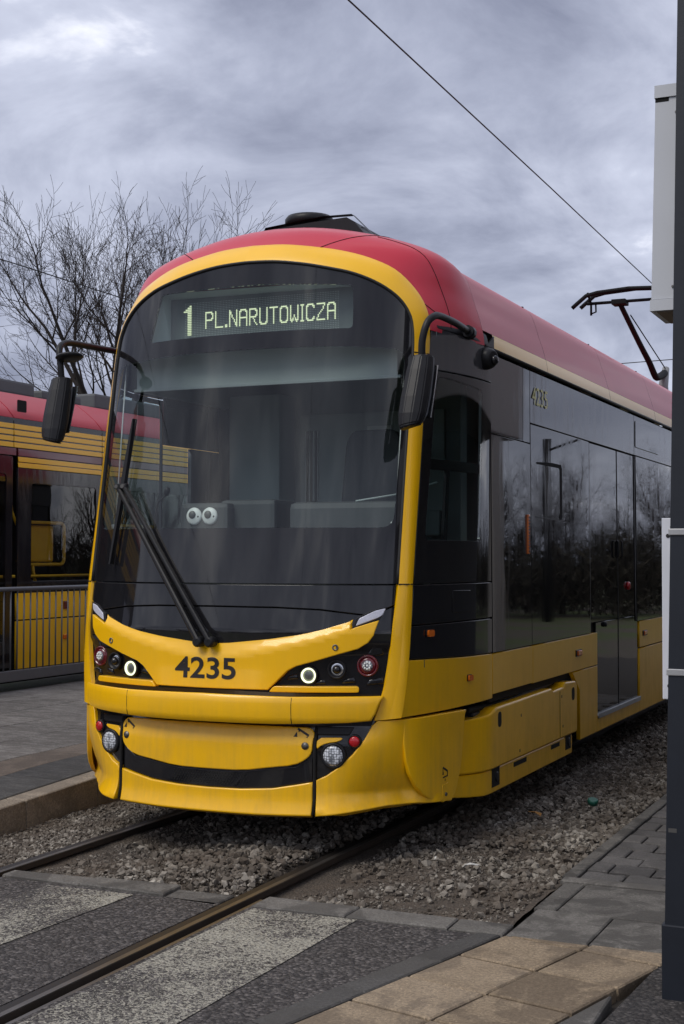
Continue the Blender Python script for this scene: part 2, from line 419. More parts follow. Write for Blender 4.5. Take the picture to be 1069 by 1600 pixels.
PLATD = conc_mat('dark_platform_strip', (.034, .033, .034), (.105, .102, .10), (.02, .02, .02), .4, 1.3, (1.2, 4, 1))
PLATB = conc_mat('brown_platform_strip', (.125, .095, .075), (.19, .15, .12), (.07, .055, .045), .4)
def ballast_mat(name, cols, base=.0):
    s = N(name); r = s.n('ShaderNodeNewGeometry').outputs['Random Per Island']
    c = s.ramp(r, [(0, cols[0]), (.35, cols[1]), (.7, cols[2]), (1, cols[3])])
    f = s.noise(55, 5, .65); c = s.mix(s.ramp(f, [(.4, 0), (.75, .7)]), c, (.045, .036, .028)); c = s.mix(s.ramp(s.noise(1.6, 5, .6), [(.40, 0), (.62, .75)]), c, (.075, .056, .040))
    return s.done(s.bsdf(Base_Color=c, Roughness=.9, Normal=s.bump(f, .35, .004)).outputs[0])
STONE = ballast_mat('ballast_stone', [(.070, .058, .046), (.15, .13, .108), (.235, .21, .178), (.43, .395, .34)])
def fines_mat():
    s = N('ballast_fines'); v = s.vor(75); n = s.noise(3, 6); f = s.noise(120, 4, .7)
    c = s.mix(s.vor(75, 'Color'), (.065, .052, .041), (.15, .125, .10)); c = s.mix(s.ramp(v, [(.2, 0), (.8, .8)]), c, (.025, .02, .016))
    c = s.mix(s.ramp(n, [(.4, 0), (.65, .6)]), c, (.125, .095, .070))
    return s.done(s.bsdf(Base_Color=c, Roughness=.95, Normal=s.bump(s.math('SUBTRACT', f, v), .9, .012)).outputs[0])
FINES = fines_mat()
JOINT = simple('joint_dirt', (.028, .023, .018), .95, var=.4, vscale=20)
RAILS = simple('rail_side', (.045, .032, .023), .7, .3, var=.4, vscale=8, bump=.2)
RAILD = simple('rail_tarnish', (.03, .025, .022), .5, .5, var=.4, vscale=9)
RAILT = simple('rail_head', (.17, .155, .14), .36, .8, var=.45, vscale=6)

m = MB().add([(-600, -600, -.14), (600, -600, -.14), (600, 600, -.14), (-600, 600, -.14)], [(0, 1, 2, 3)])
tag(m.build('ground', SOIL), kind='structure')
m = MB(); nx, ny = 44, 220                                           # dirt bed under the stones, uneven
def bed_z(x, y):
    h = -.045+.03*noise.noise((x*1.7, y*1.1, 0))+.012*noise.noise((x*7, y*7, 3))
    if x > 1.5: h += .02*min(1, (x-1.5)/.4)
    return h
gv = [(-1.46+3.41*i/nx, -1.0+24*j/ny, 0) for j in range(ny+1) for i in range(nx+1)]
gv = [(x, y, bed_z(x, y)) for x, y, _ in gv]
m.add(gv, [(j*(nx+1)+i, j*(nx+1)+i+1, (j+1)*(nx+1)+i+1, (j+1)*(nx+1)+i) for j in range(ny) for i in range(nx)], True)
bed = tag(m.build('track_bed', FINES), kind='structure')
# loose ballast stones
protos = []
for k in range(16):
    bm = bmesh.new(); rr = random.Random(50+k)
    for _ in range(12):
        d = Vector((rr.gauss(0, 1), rr.gauss(0, 1), rr.gauss(0, 1))).normalized()
        bm.verts.new(Vector((d.x*rr.uniform(.8, 1.25), d.y*rr.uniform(.65, 1.0), d.z*rr.uniform(.5, .8))))
    bmesh.ops.convex_hull(bm, input=bm.verts)
    for v in [v for v in bm.verts if not v.link_faces]: bm.verts.remove(v)
    bm.verts.index_update(); protos.append(([v.co.copy() for v in bm.verts], [[v.index for v in f.verts] for f in bm.faces])); bm.free()
RL, RR = -.735, .665                                                  # rail centre lines
sv, sf = [], []
rr = random.Random(3)
def stone(x, y, z, s):
    pv, pf = protos[rr.randrange(16)]; q = Matrix.Rotation(rr.uniform(0, 6.28), 3, 'Z') @ Matrix.Rotation(rr.uniform(-.5, .5), 3, 'X') @ Matrix.Rotation(rr.uniform(-.5, .5), 3, 'Y')
    b = len(sv)
    for v in pv:
        w = q @ (v*s); sv.append((x+w.x, y+w.y, z+w.z))
    sf.extend([[b+i for i in f] for f in pf])
def scatter(x0, x1, y0, y1, dens, smin, smax, keep=lambda x, y: 1.0, heap=lambda x, y: 0.):
    for _ in range(int(dens*(x1-x0)*(y1-y0))):
        x, y = rr.uniform(x0, x1), rr.uniform(y0, y1)
        if rr.random() > keep(x, y): continue
        s = smin+(smax-smin)*rr.random()**2.6
        stone(x, y, bed_z(x, y)+heap(x, y)*rr.uniform(.3, 1)+s*.25, s)
clamp = lambda v, a=0., b=1.: max(a, min(b, v))
kb = lambda x, y: clamp(.12+1.0*clamp((x+.50)/.6)*clamp((y+.86)/.30)+.25*noise.noise((x*3, y*3, 1)))
hb = lambda x, y: .05*clamp((x+.35)/.6)*clamp((y+.9)/.35)
scatter(-.64, .56, -.88, 1.6, 2600, .009, .032, kb, hb); scatter(-.64, .56, -.9, 1.6, 3000, .004, .009, lambda x, y: .7)
scatter(-.64, .56, 1.6, 6.0, 500, .014, .034, lambda x, y: 1, lambda x, y: .03)
scatter(-1.42, -.84, -1.0, 3.0, 2600, .007, .020, lambda x, y: .9)
scatter(-1.42, -.84, 3, 7, 600, .012, .026)
kr = lambda x, y: clamp((y+.95)*.45+.18+.7*noise.noise((x*2.1, y*2.1, 5))+.5*clamp((x-1.55)/.3)-.35*clamp((.95-x)/.2))
scatter(.78, 1.92, -.86, .75, 4200, .004, .014, kr, lambda x, y: .003)
scatter(.78, 1.92, -.80, .9, 380, .013, .036, kr, lambda x, y: .006)
scatter(.78, 1.92, .75, 4.5, 2900, .007, .031, lambda x, y: .95, lambda x, y: .022)
scatter(.78, 1.92, 4.5, 14, 1300, .014, .032, lambda x, y: .95, lambda x, y: .035)
bst = tag(obj('ballast', mesh('ballast', sv, sf), STONE), 'grey and brown ballast stones lying loose around the tram rails', 'gravel', kind='stuff')
# rails
def rail(x, name):
    t = empty(name, (x, 0, 0), kind='structure')
    prof = [(-.036, 0), (.036, 0), (.036, -.03), (.012, -.045), (.012, -.13), (-.012, -.13), (-.012, -.045), (-.036, -.03)]
    MB().prism([(p[0], 0, p[1]) for p in prof[2:]+[(-.036, -.004), (.036, -.004)]], (0, 1, 0), -14, 40).build('rail_web', RAILS, t)
    MB().box(-.033, .006, -14, 40, -.0035, .0005).build('rail_top', RAILD, t); MB().box(.006, .034, -14, 40, -.0035, .0003).build('running_edge', RAILT, t)
    g = 1 if x < 0 else 1
    MB().box(.072, .098, -14, -.92, -.08, -.010, .004).build('guard_lip', RAILT, t)
    MB().box(.036, .072, -14, -.92, -.09, -.045).build('groove', VOID, t)
    return t
rail(RL, 'rail'); rail(RR, 'rail')
# asphalt of the crossing, in three lanes beside and between the rails
road = empty('crossing_road', kind='structure')
MB().box(-6, RL-.045, -12, -1.09, -.12, -.004).build('asphalt_lane', ASPH, road)
MB().box(RL+.105, RR-.05, -12, -1.09, -.12, -.004).build('asphalt_lane', ASPH, road)
m = MB().add([(RR+.105, -1.09, -.004), (RR+.105, -12, -.004), (-.9, -12, -.004), (1.53, -2.46, -.004), (1.855, -1.09, -.004)], [(0, 1, 2, 3, 4)])
m = MB().add([(RR+.105, -1.09, -.004), (RR+.105, -6, -.004), (.62, -6.2, -.004), (1.855, -1.09, -.004)], [(0, 1, 2, 3)])
m.build('asphalt_lane', ASPH, road)
m = MB().add([(-.32, -1.135, .0), (-.34, -6, 0), (.10, -6, .0), (.13, -2.08, .0), (.165, -1.125, .0)], [(0, 1, 2, 3, 4)]); m.build('zebra_stripe', WORN, road)
m = MB().add([(.80, -1.115, .0), (.80, -2.05, .0), (.79, -6, 0), (1.27, -6, .0), (1.296, -2.505, .0), (1.315, -1.10, .0)], [(0, 1, 2, 3, 4, 5)]); m.build('zebra_stripe', WORN, road)
m = MB().add([(-1.4, -1.2, .0), (-1.4, -6, 0), (-.92, -6, 0), (-.92, -1.2, .0)], [(0, 1, 2, 3)]); m.build('zebra_stripe', WORN, road)
def slab(name, pts, z1, mat, parent, z0=-.10, ch=.006):
    return panel(name, pts, lambda a, b: (a, b, z1), mat, parent, 0, z1-z0, .4, ch, gres=.4, smooth=False)
# flush concrete edging slabs along the end of the asphalt
edge = empty('edging_course', kind='structure')
for pts, dz in (([(-.66, -1.055), (-.185, -1.075), (-.185, -.93), (-.66, -.955)], .004), ([(-.18, -1.076), (.305, -1.09), (.29, -.90), (-.18, -.925)], .010), ([(.312, -1.10), (.60, -1.12), (.60, -.925), (.298, -.935)], -.004),
            ([(.775, -1.09), (1.24, -1.075), (1.24, -.90), (.775, -.905)], .004), ([(1.246, -1.075), (1.722, -1.064), (1.715, -.893), (1.246, -.90)], .002), ([(1.73, -1.064), (1.972, -1.06), (1.968, -.888), (1.722, -.893)], .0)):
    slab('edging_slab', pts, dz+.0, CONC if dz < .0101 else CONC, edge)
# beige slab path, laid askew (13.8 degrees)
A0 = Vector((1.985, -1.07)); e1 = Vector((-.238, -.971)); e2 = Vector((.971, -.238))
path = empty('slab_path', kind='structure')
for i in range(-1, 16):
    for j in range(2):
        P = [A0+e1*(i*.36+.009)+e2*(j*.357+.006), A0+e1*(i*.36+.351)+e2*(j*.357+.006), A0+e1*(i*.36+.351)+e2*(j*.357+.351), A0+e1*(i*.36+.009)+e2*(j*.357+.351)]
        q = []                                                       # cut at the line y = -1.065
        for a, b in zip(P, P[1:]+P[:1]):
            ia, ib = a.y <= -1.066, b.y <= -1.066
            if ia: q.append(a)
            if ia != ib: q.append(a+(b-a)*((-1.066-a.y)/(b.y-a.y)))
        if len(q) > 2 and abs(area([tuple(v) for v in q])) > .003:
            slab('beige_slab', [tuple(v) for v in q], rr.uniform(-.001, .003), BEIGE, path)
for i in range(12):                                                  # dark flush kerb on its left
    P = [A0+e1*(i*.5-.02)+e2*(-.006), A0+e1*(i*.5+.475)+e2*(-.006), A0+e1*(i*.5+.475)+e2*(-.128), A0+e1*(i*.5-.02)+e2*(-.128)]
    if i == 0: P[0] = Vector((1.965, -1.068)); P[3] = Vector((1.865, -1.068))
    slab('flush_kerb', [tuple(v) for v in P], .0, CONCD, path)
for i in range(1, 12):
    P = [A0+e1*(i*.5-.05)+e2*.722, A0+e1*(i*.5+.445)+e2*.722, A0+e1*(i*.5+.445)+e2*.87, A0+e1*(i*.5-.05)+e2*(.87 if i > 1 else .73)]
    slab('flush_kerb', [tuple(v) for v in P], .0, CONC, path)
m = MB().add([(2.67, -1.14, -.006), (2.70, -1.09, -.006), (14, -1.09, -.006), (14, -14, -.006), (-.2, -14, -.006), (2.62, -2.0, -.006)], [(0, 5, 4, 3, 2, 1)])
sidewalk = tag(m.build('sidewalk', asphalt_mat('sidewalk_asphalt', .62)), kind='structure')
# grey slabs and block pavers on the right-hand pavement
pv = empty('pavement', kind='structure')
for x0, x1, y0, y1 in ((1.985, 2.335, -1.055, -.575), (2.343, 2.84, -1.055, -.605), (2.848, 3.34, -1.055, -.605), (3.35, 3.85, -1.055, -.605), (1.965, 2.068, -.567, -.03), (2.076, 2.575, -.567 if 0 else -.595, -.03), (2.583, 3.08, -.595, -.03), (3.09, 3.59, -.595, -.03)):
    slab('paving_slab', [(x0, y0+.005), (x1, y0+.005), (x1, y1-.006), (x0, y1-.006)], rr.uniform(-.002, .004), CONC, pv)
for k in range(5): slab('kerb_stone', [(1.94+k*1.0, -.022), (2.934+k*1.0, -.022), (2.934+k, .062), (1.94+k, .062)], .008, KERBM if 0 else CONC, pv)
for k in range(15): slab('kerb_stone', [(1.925, .07+k*1.0), (1.997, .07+k), (1.997, 1.062+k), (1.925, 1.062+k)], .010, CONC, pv)
def wavy(nx_=.207, ny_=.166):
    P = []; n = 8
    f = lambda t: .014*sin(2*pi*t)
    for i in range(n): P.append((nx_*i/n, f(i/n)))
    P += [(nx_, 0)]+[(nx_-.0, ny_*.5)]
    for i in range(n+1): P.append((nx_*(1-i/n), ny_+f(1-i/n)))
    return P
pm = None
for r in range(46):
    for k in range(6):
        x = 2.004+k*.217+(-.108 if r % 2 else 0)
        if x < 1.99 and k == 0:
            if r > 20: continue
            pts = [(2.002, .002), (2.105, .002), (2.105, .194), (2.002, .194)]; o = slab('block_paver', [(a, b+.075+r*.2) for a, b in pts], rr.uniform(0, .005), PAVE, pv); continue
        if pm is None:
            o = panel('block_paver', wavy(), lambda a, b: (a, b, 0), PAVE, pv, 0, .08, .05, .009, gres=.3); pm = o.data
        else: o = obj('block_paver', pm, None, pv)
        o.location = (x, .075+r*.2, rr.uniform(0, .006)); o.rotation_euler = (rr.uniform(-.008, .008), rr.uniform(-.008, .008), 0)
MB().box(2.0, 14, .066, 16, -.13, -.05).build('sand_bed', JOINT, pv)
MB().box(1.93, 14, -1.08, .066, -.13, -.05).build('sand_bed', JOINT, pv)
MB().box(-.7, 3.4, -9, -1.07, -.13, -.05).build('sand_bed', JOINT, pv)
# platform on the left, a shallow ramp
plat = empty('platform', kind='structure')
pz = lambda y: .112+.042*y if y < 1.2 else .1624+.004*(y-1.2)
def pslab(name, x0, x1, y0, y1, mat, dz=0., dep=.3, ch=.006):
    return panel(name, [(x0, y0), (x1, y0), (x1, y1), (x0, y1)], lambda a, b: (a, b, pz(b)+dz), mat, plat, 0, dep, .3, ch, gres=.5, smooth=False)
for k in range(-2, 14): pslab('kerb_stone', -1.60, -1.444, .175+k*.76, .175+k*.76+.752, KERBM)
ys_ = [-3, -1.6, -.4, .75, 1.9, 3.0, 4.2, 5.4, 6.6, 8, 10, 12]
for a, b in zip(ys_, ys_[1:]):
    pslab('edge_strip', -2.06, -1.606, a, b-.006, PLATD, .004)
    pslab('guide_strip', -2.42, -2.066, a-.2, b-.206, PLATB, .001)
for k in range(5):
    for a, b in zip(ys_, ys_[1:]): pslab('platform_slab', -3.02-.6*k, -2.426-.6*k, a+.17*k % .6, b-.005+.17*k % .6, PLAT, rr.uniform(-.001, .002))
MB().box(-5.45, -1.5, -6, 13, -.13, -.06).build('platform_core', VOID, plat)
#@@GROUND_END
# ================================================================== the yellow tram
tram = empty('tram', (0, 0, 0), 'yellow and red modern tram numbered 4235 with a wide curved windshield', 'tram')
def F(x, z): return -.10+.16*x*x+.10*x**4+.18*max(z-1.2, 0)
def Ffront(a, b): return (a, F(a, b), b)
def Flow(a, b):                                                       # lower apron: a little proud, toe kicked forward
    k = clamp((.74-b)/.16); k = k*k*(3-2*k); toe = clamp((.33-b)/.11)
    return (a, F(a, 1.0)-.035*k-.022*toe*toe, b)
# ring 0: edge of the glass; ring 1: outer edge of the yellow frame; both bottom -> top centre
R0 = [(.890, .728), (.934, .87), (.949, .957), (.964, 1.067), (.976, 1.214), (.981, 1.332), (.985, 1.457), (.984, 1.8), (.983, 2.15), (.984, 2.5), (.985, 2.75), (.976, 2.89), (.955, 2.975), (.900, 3.062), (.80, 3.142), (.66, 3.207), (.507, 3.247), (.35, 3.280), (.18, 3.304), (0, 3.312)]
R1 = [(1.020, .165, .742), (1.035, .185, .87), (1.042, .195, .957), (1.047, .210, 1.067), (1.049, .230, 1.214), (1.050, .245, 1.332), (1.049, .258, 1.457), (1.046, .325, 1.8), (1.045, .39, 2.15), (1.044, .455, 2.5), (1.043, .53, 2.75), (1.036, .552, 2.93), (1.008, .560, 3.035), (.945, .548, 3.14), (.845, .505, 3.245), (.70, .462, 3.318), (.54, .420, 3.365), (.37, .393, 3.397), (.19, .378, 3.422), (0, .373, 3.430)]
R0v = [Vector((x, F(x, z), z)) for x, z in R0]; R1v = [Vector(p) for p in R1]
def ring_at(Rv, t): return catmull(Rv, t)
NB = 76
def frame_band(i0, i1, name, parent, mir):
    m = MB(); rows = []
    for k in range(i0, i1+1):
        t = k/NB; a = ring_at(R0v, t); b = ring_at(R1v, t); o = (a-Vector((0, .9, 2.0))); o.normalize(); out_ = Vector((a.x*.8, -.75, max(a.z-2.9, 0)*1.2)).normalized()
        lo_ = clamp((a.z-1.2)/.3); mid = a.lerp(b, .52)+out_*(.010+.006*lo_); p0 = a+out_*(.005+.007*lo_); back0 = a-out_*.02; q = b+Vector((b.x*.3, .0, 0))*0
        rows.append([back0, p0, p0.lerp(mid, .5)+out_*.004, mid, mid, mid.lerp(b, .5)+out_*.006, b, b+Vector((-.02*b.x, .03, -.01))])
    n = len(rows[0])
    for part in ((0, 1), (1, 2, 3), (4, 5, 6), (6, 7)):
        vs_ = [r[j] for r in rows for j in part]; w = len(part)
        m.add(vs_, [(i*w+j, i*w+j+1, (i+1)*w+j+1, (i+1)*w+j) for i in range(len(rows)-1) for j in range(w-1)], True)
    # end caps
    for r in (rows[0], rows[-1]): m.add(r, [list(range(n))])
    if mir:
        for v in m.v: v.x = -v.x
        m.f = [f[::-1] for f in m.f]
    return m.build(name, YEL, parent, True)
seamk = int(round(6/19*NB)); topk = int(round(10.1/19*NB))
frame = empty('windshield_frame'); frame.parent = tram
for mir in (False, True):
    frame_band(0, seamk-0, 'lower_pillar', frame, mir)
    # small gaps read as the seams of the frame
    frame_band(seamk, topk, 'pillar', frame, mir); frame_band(topk, NB, 'arch', frame, mir)
    for k in (seamk, topk):
        a = ring_at(R0v, k/NB); b = ring_at(R1v, k/NB); sg = -1 if mir else 1; out_ = Vector((a.x*.8, -.75, 0)).normalized()
        pts = [a+out_*.0135, a.lerp(b, .52)+out_*.0185, b+out_*.002]
        MB().tube([(p.x*sg, p.y, p.z) for p in pts], .0035, 6).build('seam', VOID, frame)
# gasket between glass and frame
ws = sym([(0, 1.457), (.985, 1.457)]+[(p.x, p.z) for p in [ring_at(R0v, t/60*1.0) for t in range(20, 61)] if p.z > 1.47])
arch = [(p.x, p.z) for p in [ring_at(R0v, k/NB) for k in range(seamk, NB+1)]]
arch[-1] = (0, arch[-1][1])
outline = sym([(0, 1.460), (.978, 1.460)]+[(x-.004*min(1, x/.3), z-.003) for x, z in arch[1:]])
clear = rounded(sym([(0, 1.765), (.948, 1.765), (.955, 2.3), (.945, 2.77), (.6, 2.785), (.3, 2.789), (0, 2.79)]), .07, 5)
dispw = rounded([(-.655, 2.884), (.672, 2.888), (.668, 3.0), (.655, 3.142), (.1, 3.172), (-.595, 3.176)], .025, 3)
wsb = panel('windshield', outline, Ffront, BLK, tram, 0, .012, .05, 0, holes=(clear, dispw))
panel('clear_pane', clear, Ffront, CLR, wsb, 0, 0, .05, 0)
panel('display_pane', dispw, Ffront, CLR, wsb, 0, 0, .05, 0)
rw = [Vector((x, F(x, z)-.001, z)) for x, z in arch]
m = MB().tube([(-p.x, p.y, p.z) for p in rw[::1]]+[p for p in rw[::-1]][1:], .012, 6); m.build('gasket', RUB, wsb)
# lower black panel and the mask behind the lamps
line_ = [(0, 1.332), (.37, 1.330), (.614, 1.320), (.76, 1.302), (.856, 1.290), (.93, 1.318), (.976, 1.345)]
lowp = panel('wiper_panel', sym([(0, 1.335)]+[(x, z+.003) for x, z in line_[1:]]+[(.977, 1.452), (0, 1.452)]), Ffront, BLK, tram, -.002, .02, .04, .003)
maskpoly = sym([(0, .70), (.88, .70), (.93, .87), (.947, .957), (.962, 1.067), (.974, 1.214), (.979, 1.338)]+[(x, z-.004) for x, z in line_[::-1][1:]])
mask = panel('lamp_mask', maskpoly, lambda a, b: (a, F(a, b)+(.022 if .35 < abs(a) < .97 and b < 1.14 and b > .86 else 0)*min(1, max(0, (1.13-b)/.05)), b), BLK, tram, -.006, .02, .03, 0)
# yellow smile-shaped centre piece with a bevelled upper lip
zc_t = [(0, 1.045), (.1, 1.05), (.343, 1.095), (.497, 1.131), (.643, 1.170), (.775, 1.211), (.80, 1.25)]
zt_t = [(0, 1.130), (.105, 1.135), (.343, 1.158), (.497, 1.179), (.642, 1.210), (.787, 1.257)]
def Fy(a, b):
    x = abs(a); zc_ = lerp_tab(zc_t, x)[0]; zt_ = lerp_tab(zt_t, x)[0]
    t = clamp((b-zc_)/max(.02, zt_-zc_)); k = clamp((.82-x)/.05)
    lo = clamp((1.0-b)/.14); return (a, F(a, b)+.030*t*k-.012*lo*clamp((.40-x)/.1), b)
yc = sym([(0, .884), (.345, .886), (.405, .945), (.452, .991), (.497, 1.016), (.607, 1.048), (.714, 1.082), (.815, 1.113), (.862, 1.146), (.888, 1.185), (.908, 1.262), (.80, 1.224), (.777, 1.213), (.787, 1.256), (.642, 1.21), (.497, 1.179), (.343, 1.158), (.105, 1.135), (0, 1.13)])
ycp = panel('front_centre_panel', yc, Fy, YEL, tram, .022, .04, .025, .005, gres=.022, nsm=.008)
for s in (-1, 1):
    mir = s < 0
    panel('marker_lamp', rounded([(.800, 1.232), (.905, 1.276), (.924, 1.290), (.938, 1.327), (.89, 1.315), (.815, 1.273)], .008, 3), Ffront, DRLS, tram, .012, .03, .02, .004, mir)
    panel('marker_bezel', [(.782, 1.216), (.80, 1.224), (.912, 1.266), (.945, 1.335), (.885, 1.322), (.80, 1.275), (.793, 1.255)], Ffront, MATTE, tram, .006, .03, .02, .003, mir)
    panel('lamp_ledge', rounded([(.352, .876), (.819, .880), (.819, .912), (.380, .908)], .012, 3), Ffront, YEL, tram, .028, .05, .03, .005, mir)
    # head lamp cluster
    for k, (x, z, r) in enumerate(((.560, .967, .040), (.703, 1.0, .040), (.850, 1.02, .046))):
        y = F(x, z)+(.018, .024, .034)[k]; ax = Vector((s*x*.30, -1, .02)).normalized(); o = Vector((s*x, y, z))
        lamp = MB().lathe(o, ax, [(r*1.22, -.02), (r*1.30, .012), (r*1.22, .020), (r*1.05, .020), (r*1.02, .004)], 28).build('head_lamp' if k < 2 else 'tail_lamp', MATTE if k < 2 else REDL, tram)
        if k == 0:
            MB().lathe(o, ax, [(r*.80, .010), (r*.84, .024), (r*1.02, .024), (r*1.04, .010)], 28).build('light_ring', DRLE, lamp)
            MB().lathe(o, ax, [(r*.79, .004), (r*.79, .014), (r*.5, .017), (.002, .018)], 24).build('lens', simple('lamp_bowl', (.16, .17, .16), .25, .6, var=.4, vscale=60) if 'lamp_bowl' not in MATS else MATS['lamp_bowl'], lamp)
        elif k == 1:
            MB().lathe(o, ax, [(r*1.0, .002), (r*.95, .008), (r*.55, .004), (.002, .0)], 24).build('reflector', CHROME, lamp)
            MB().lathe(o, ax, [(r*.66, .006), (r*.55, .022), (r*.3, .032), (.002, .035)], 24).build('projector', BLK, lamp)
        else:
            MB().lathe(o, ax, [(r*1.02, .004), (r*1.0, .016), (r*.62, .019)], 28).build('red_ring', REDL, lamp)
            MB().lathe(o, ax, [(r*.62, .010), (r*.62, .022), (.002, .026)], 24).build('led_disc', LEDWH, lamp)
            for q in range(9):
                an = q*2*pi/8; rad = r*.38 if q < 8 else 0; a1 = ax.orthogonal().normalized(); a2 = ax.cross(a1)
                MB().lathe(o+(a1*cos(an)+a2*sin(an))*rad, ax, [(r*.13, .018), (r*.12, .029), (.001, .031)], 8).build('led', WHITE, lamp)
    # facets moulded in the lamp mask
    for (x, z, w, h) in ((.90, 1.10, .04, .035), (.62, .93, .03, .014), (.77, .94, .035, .016), (.90, .935, .045, .02), (.47, .955, .03, .016)):
        panel('mask_facet', [(x-w, z-h), (x+w, z-h*.6), (x+w*.8, z+h), (x-w*.6, z+h*.5)], Ffront, BLK, mask, -.012, .02, .03, .010, mir)
    MB().lathe((s*.71, F(.71, 1.12)-.020, 1.12), (s*.28, -1, 0), [(.017, 0), (.017, .006), (.010, .006), (.010, .003)], 16).build('bolt', STEEL, ycp)
# bumper beam
def Fb(a, b):
    t = (b-.79)/.085; return (a, F(a, 1.0)-(.125-.075*(a/.95)**2)+.022*t*t*t*t+.0*t, b)
bum = panel('bumper', sym([(0, .703), (.42, .703), (.6, .709), (.79, .714), (.898, .727), (.92, .77), (.953, .868), (.75, .868), (.5, .866), (0, .874)]), Fb, YEL, tram, 0, .13, .03, .012)
for s in (-1, 1):
    MB().tube([(s*.514, Fb(.514, z)[1]+.0005, z) for z in (.716, .74, .78, .82, .855)], .0022, 5).build('bumper_seam', VOID, bum)
# apron below the bumper
panel('apron_backing', sym([(0, .29), (.58, .30), (.70, .40), (.80, .49), (.88, .60), (.90, .73), (0, .73)]), Flow, BLK, tram, -.030, .02, .05, 0)
tow = panel('tow_flap', chaikin(sym([(0, .448), (.215, .450), (.36, .472), (.507, .490), (.570, .525), (.598, .562), (.598, .625), (.606, .655), (.588, .684), (.55, .692), (0, .694)]), 1), Flow, YEL, tram, .004, .035, .03, .006)
gr = panel('grille', sym([(0, .352), (.2, .355), (.38, .367), (.507, .390), (.598, .408), (.598, .545), (.57, .515), (.507, .480), (.36, .463), (.2, .441), (0, .438)]), Flow, BLK, tram, -.012, .03, .03, .003)
for j in range(5):
    for k in range(-13, 14):
        x = k*.017+(.008 if j % 2 else 0); z = .372+j*.013+.05*x*x
        p = Flow(x, z); hm = gr.get('hm')
        if (j, k) == (0, -13):
            hole0 = MB().lathe((0, 0, 0), (0, -1, 0), [(.0042, -.002), (.0042, .0015)], 6).build('grille_hole', VOID, gr); hole0.location = (p[0], p[1]+.0115, p[2])
        else:
            o = obj('grille_hole', hole0.data, None, gr); o.location = (p[0], p[1]+.0115, p[2])
lip = panel('lower_lip', sym([(0, .222), (.3, .222), (.600, .227), (.600, .402), (.507, .384), (.38, .361), (.2, .349), (0, .346)]), Flow, YEL, tram, .006, .05, .03, .008)
def tow_mark(x0, z0, s, parent):
    """little black jacking pictogram: wedge and coupler bar"""
    for poly in ([(0, 0), (.022, 0), (.016, .028)], [(.016, .040), (.022, .050), (.088, .012), (.083, .002)], [(.078, .004), (.084, .010), (.078, -.006), (.072, -.003)], [(.022, .030), (.027, .038), (.034, .034), (.03, .026)]):
        panel('coupling_mark', [(x0+a*s, z0+b*s) for a, b in poly], Flow, INK, parent, .0055, .001, .02, 0)
tow_mark(-.588, .635, .95, tow); tow_mark(.495, .640, .95, tow)
for s in (-1, 1):
    mir = s < 0
    MB().lathe((s*.562, Flow(.562, .595)[1]-.004, .595), (s*.15, -1, 0), [(.020, 0), (.020, .003), (.013, .003), (.012, .006), (.005, .007)], 18).build('bolt', STEEL, tow)
    pod = panel('lamp_pod', [(.618, .42), (.679, .446), (.745, .495), (.809, .558), (.86, .632), (.892, .705), (.62, .70)], Flow, BLK, tram, -.016, .02, .03, 0, mir)
    panel('pod_trim', chaikin([(.620, .575), (.645, .600), (.679, .612), (.732, .620), (.755, .640), (.70, .640), (.622, .638)], 1), Flow, YEL, pod, .003, .03, .03, .004, mir)
    panel('pod_step', [(.60, .655), (.78, .655), (.80, .695), (.60, .698)], Flow, MATTE, pod, .0, .03, .04, .006, mir)
    for (x, z, r, nm, mt) in ((.703, .545, .056, 'fog_lamp', LEDWH), (.806, .620, .030, 'rear_reflector', REDB)):
        o = Vector((s*x, Flow(x, z)[1]+.012, z)); ax = Vector((s*x*.32, -1, 0)).normalized()
        b_ = MB().lathe(o, ax, [(r*1.25, -.01), (r*1.22, .012), (r*1.0, .016), (r*1.0, .008)], 28).build(nm, MATTE, pod)
        MB().lathe(o, ax, [(r*.96, .0), (r*.95, .018), (r*.7, .023), (.002, .025)], 28).build('lens', mt, b_)
# front corner pieces: plan curve wraps from the apron round to the side
def wrap_plan(a, k):
    KN = [(.48, .48, F(.48, 1)-.035*k), (.55, .55, F(.55, 1)-.035*k), (.62, .62, F(.62, 1)-.035*k), (.72, .72, F(.72, 1)-.035*k), (.82, .82, F(.82, 1)-.033*k), (.91, .905, F(.905, 1)-.02*k), (1.02, .985, .165), (1.13, 1.045, .26), (1.25, 1.085, .375), (1.42, 1.122, .54), (1.65, 1.150, .77), (1.9, 1.165, 1.02), (2.1, 1.17, 1.22)]
    i = 1
    while i < len(KN)-3 and a > KN[i+1][0]: i += 1
    (t0, *p0), (t1, *p1), (t2, *p2), (t3, *p3) = KN[i-1], KN[i], KN[i+1], KN[i+2]
    u = (a-t1)/(t2-t1); d = t2-t1
    q = []
    for j in range(2):
        m1 = (p2[j]-p0[j])/(t2-t0)*d; m2 = (p3[j]-p1[j])/(t3-t1)*d
        q.append((2*u**3-3*u*u+1)*p1[j]+(u**3-2*u*u+u)*m1+(-2*u**3+3*u*u)*p2[j]+(u**3-u*u)*m2)
    return q
def wrap(a, z):
    k = clamp((.74-z)/.16); k = k*k*(3-2*k)
    q = wrap_plan(a, k); q1 = wrap_plan(a-.03, k); q2 = wrap_plan(a+.03, k)
    n_ = Vector((q2[1]-q1[1], -(q2[0]-q1[0]), 0)).normalized()
    ins = .080*clamp((.74-z)/.40)**2.4; toe = clamp((.36-z)/.12)
    fw = clamp((a-.66)/.34)*clamp((1.34-a)/.30); fw = min(1, fw*1.15); fw = fw*fw*(3-2*fw)
    w = -ins*fw+.038*toe*toe*clamp((1.45-a)/.35)
    return (q[0]+n_.x*w, q[1]+n_.y*w, z)
def wrap_flat(a, z):
    p = wrap(a, max(z, .70)); return (p[0], p[1], z)
